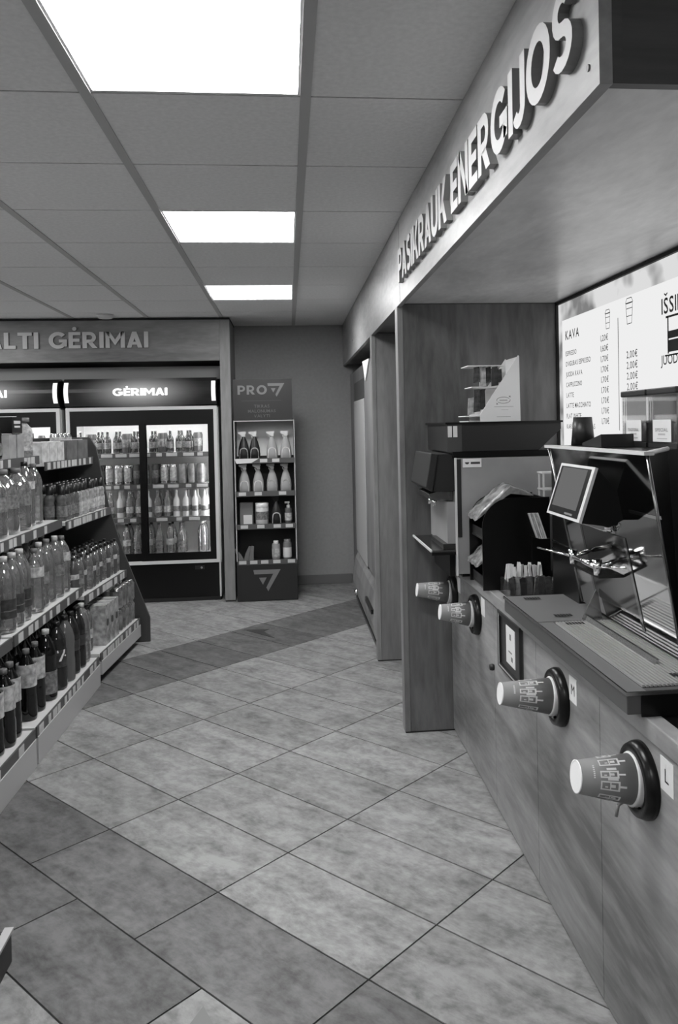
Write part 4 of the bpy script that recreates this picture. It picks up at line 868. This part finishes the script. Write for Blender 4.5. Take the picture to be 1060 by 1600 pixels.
row(mA, 0, SHAB, lambda k: (k_cola2, 'black cola bottle', .104), .3, 1.04, .185, 'near bay', 'second')
listB1 = [(k_waterl, 'clear bottle with light collar', .125), (k_water, 'clear water bottle', .12), (k_water2, 'plain clear water bottle', .115), (k_water, 'clear water bottle', .12), (k_waterl, 'clear bottle with light collar', .12)]
row(mB, 1, SHAB, lambda k: listB1[k % 5], .38, 1.03, .072, 'middle bay'); row(mB, 1, SHAB, lambda k: (k_waterd, 'clear bottle with dark label', .115), .0, .38, .072, 'middle bay', 'near front')
row(mB, 1, SHAB, lambda k: (k_water, 'clear water bottle', .108), .0, 1.04, .19, 'middle bay', 'second')
row(mA, 1, SHAB, lambda k: (k_waterd, 'clear bottle with dark label', .115), .3, 1.04, .072, 'near bay'); row(mA, 1, SHAB, lambda k: (k_water, 'clear water bottle', .108), .3, 1.04, .215, 'near bay', 'second')
listB2 = [(k_water2, 'short clear water bottle', .12), (k_vite, 'clear bottle with white label', .12), (k_jug, 'large clear water jug', .165), (k_jug, 'large clear water jug', .165), (k_jug, 'large clear water jug', .165), (k_jug, 'large clear water jug', .165)]
row(mB, 2, SHAB, lambda k: listB2[min(k, 5)], .0, .97, .095, 'middle bay'); row(mB, 2, SHAB, lambda k: (k_water, 'clear water bottle', .12), .0, 1.0, .24, 'middle bay', 'second')
row(mA, 2, SHAB, lambda k: (k_jug, 'large clear water jug', .165), .3, 1.03, .11, 'near bay')
# far bay
row(mC, 1, SHC, lambda k: (k_mini2 if k % 2 else k_mini, 'small dark-capped bottle', .071), .0, .83, .06, 'far bay'); row(mC, 1, SHC, lambda k: (k_mini, 'small dark-capped bottle', .071), .0, .83, .13, 'far bay', 'second'); row(mC, 1, SHC, lambda k: (k_mini2, 'small dark-capped bottle', .071), .0, .83, .20, 'far bay', 'third')
row(mC, 2, SHC, lambda k: (k_small if k < 7 else k_smallb, 'small juice bottle with black cap', .071), .02, .83, .055, 'far bay'); row(mC, 2, SHC, lambda k: (k_smallb, 'small juice bottle with black cap', .071), .02, .83, .125, 'far bay', 'second'); row(mC, 2, SHC, lambda k: (k_small, 'small juice bottle with black cap', .071), .02, .83, .195, 'far bay', 'third')
row(mC, 0, SHC, lambda k: (k_tall, 'clear water bottle', .10), .0, .12, .10, 'far bay')
# cans in two layers at the far end, cartons before them
for layer in (0, 1):
    for r in range(3):
        for k in range(5):
            p = mC @ Vector((-.06-.068*r, .80-.070*k, .1705+layer*.138))
            put(k_can2, tuple(p), 'printed can, %s from end panel, %s layer, %s row, far bay' % (ORD[k+1], ('lower', 'upper')[layer], ('front', 'middle', 'rear')[r]), 'can', 'stacked cans on the far bay')
def carton(w_, d_, h_, mat, holes=False):
    ps_ = [('box', MB().box(-w_/2, -d_/2, 0, w_/2, d_/2, h_).mesh('box', mat)), ('top_fold', MB().box(-w_/2+.004, -.006, h_, w_/2-.004, .006, h_+.005).mesh('top_fold', 'off_white'))]
    if holes: ps_.append(('print_panel', MB().lathe([(.022, 0), (.022, .001)], 16, mat=Matrix.Translation((w_/2, 0, h_*.55)) @ Matrix.Rotation(math.pi/2, 4, 'Y')).lathe([(.016, 0), (.016, .001)], 16, mat=Matrix.Translation((w_*.2, d_*.22, h_))).mesh('print_panel', 'dark_grey')))
    return ('carton', ps_)
ck = carton(.09, .085, .235, 'carton', True)
for r in range(2):
    for k in range(3):
        p = mC @ Vector((-.075-.10*r, .405-.092*k, .1705)); put(ck, tuple(p), 'printed drink carton, %s from the cans, %s row, bottom of far bay' % (ORD[k+1], ('front', 'rear')[r]), 'carton', 'cartons on the far bay', -a2)
# top shelves: boxes and jugs
bx1, bx2 = carton(.075, .11, .115, 'carton_light'), carton(.075, .19, .12, plain('box_grey', .11, .4, noise=.4, nscale=20))
for k, (kd, y, d) in enumerate(((bx2, .70, 'dark'), (bx2, .50, 'dark'), (bx1, .30, 'pale'), (bx1, .18, 'pale'), (bx1, .06, 'pale'))):
    p = mC @ Vector((-.285-.06, y, 1.2655)); put(kd, tuple(p), '%s paperboard pack, top shelf of the far bay, %s from end panel' % (d, ORD[k+1]), 'pack', 'packs on the top shelf of the far bay', -a2)
for k in range(4):
    p = mC @ Vector((-.285-.14, .74-.07*k, 1.2655)); put(k_canl, tuple(p), 'slim can behind the packs on the top far shelf, %s from the end panel' % ORD[k+1], 'can', 'cans behind the packs')
k_keg = kind('syrup_jug', 'jug', .215, .06, 'label_light', 'cap_mid', 'label_mid', (.0, .16), caph=.12, capr=.8, extra=[('white_stripe', MB().box(-.006, -.0625, .03, .006, -.0605, .15).mesh('white_stripe', 'white'))])
k_pale = kind('soft_drink_bottle', 'jug', .21, .055, plain('pale_plastic', .33, .35), 'cap_light', 'label_light', (.2, .6))
bk = carton(.09, .10, .125, plain('pack_grey', .3, .5, noise=.2, nscale=20)); dk = carton(.10, .15, .085, 'black')
top = [(k_keg, 1.0, 'squat jug with white stripe', 'jug'), (bk, .86, 'pale grey pack', 'pack'), (bk, .74, 'pale grey pack', 'pack'), (k_cola, .62, 'black cola bottle', 'bottle'), (k_pale, .50, 'pale rounded bottle', 'bottle'), (k_pale, .37, 'pale rounded bottle', 'bottle'), (k_pale, .24, 'pale rounded bottle', 'bottle'), (k_pale, .11, 'pale rounded bottle', 'bottle')]
cnt = {}
for kd, y, nm, cat in top:
    if kd is k_cola: kd = kind('cola_bottle', 'soda', .21, .034, 'cola', 'cap_dark', 'label_mid', (.1, .4))
    cnt[nm] = cnt.get(nm, 0)+1
    p = mB @ Vector((-.30-.075, y, 1.3055)); put(kd, tuple(p), '%s, top shelf of middle bay, %s of its kind from right' % (nm, ORD[cnt[nm]]), cat, 'goods on the top shelf of the middle bay', -a1)
p = mB @ Vector((-.375, .80, 1.4365))
sgn = put(dk, tuple(p), 'black box with white print resting on the pale packs of the top shelf', 'box', None, -a1)
MB().box(.0505, -.05, .05, .0515, .045, .066).box(.0505, -.045, .03, .0515, .04, .04).build('print', 'off_white', sgn)

# ================================================================== FLOOR MARKS AND THE CORNER OBJECT
tag(MB().prism([(-.242, 2.02), (-.276, 1.945), (-.204, 1.94)], 2, .0004, .0016).build('floor_arrow_sticker', 'mid_grey'), 'grey triangular arrow sticker on the floor at the bottom edge', 'sticker', 'floor arrow stickers')
tag(MB().prism([(-.345, 5.79), (-.12, 5.52), (-.20, 5.72), (-.165, 5.78)], 2, .0004, .0016).build('floor_arrow_sticker', 'dark_grey'), 'dark arrow sticker on the dark floor tiles before the display stand', 'sticker', 'floor arrow stickers')
bn = thing('stacking_crate', 'dark crate corner with a bright rim at the lower left edge', 'crate', (-1.02, 1.98, 0))
MB().box(0, 0, .002, .24, .28, .012).box(0, 0, .012, .24, .012, .085).box(0, .268, .012, .24, .28, .085).box(0, .012, .012, .012, .268, .085).box(.228, .012, .012, .24, .268, .085).build('crate_wall', 'charcoal', bn); MB().box(.222, -.004, .085, .246, .284, .093).build('rim', 'light_grey', bn)
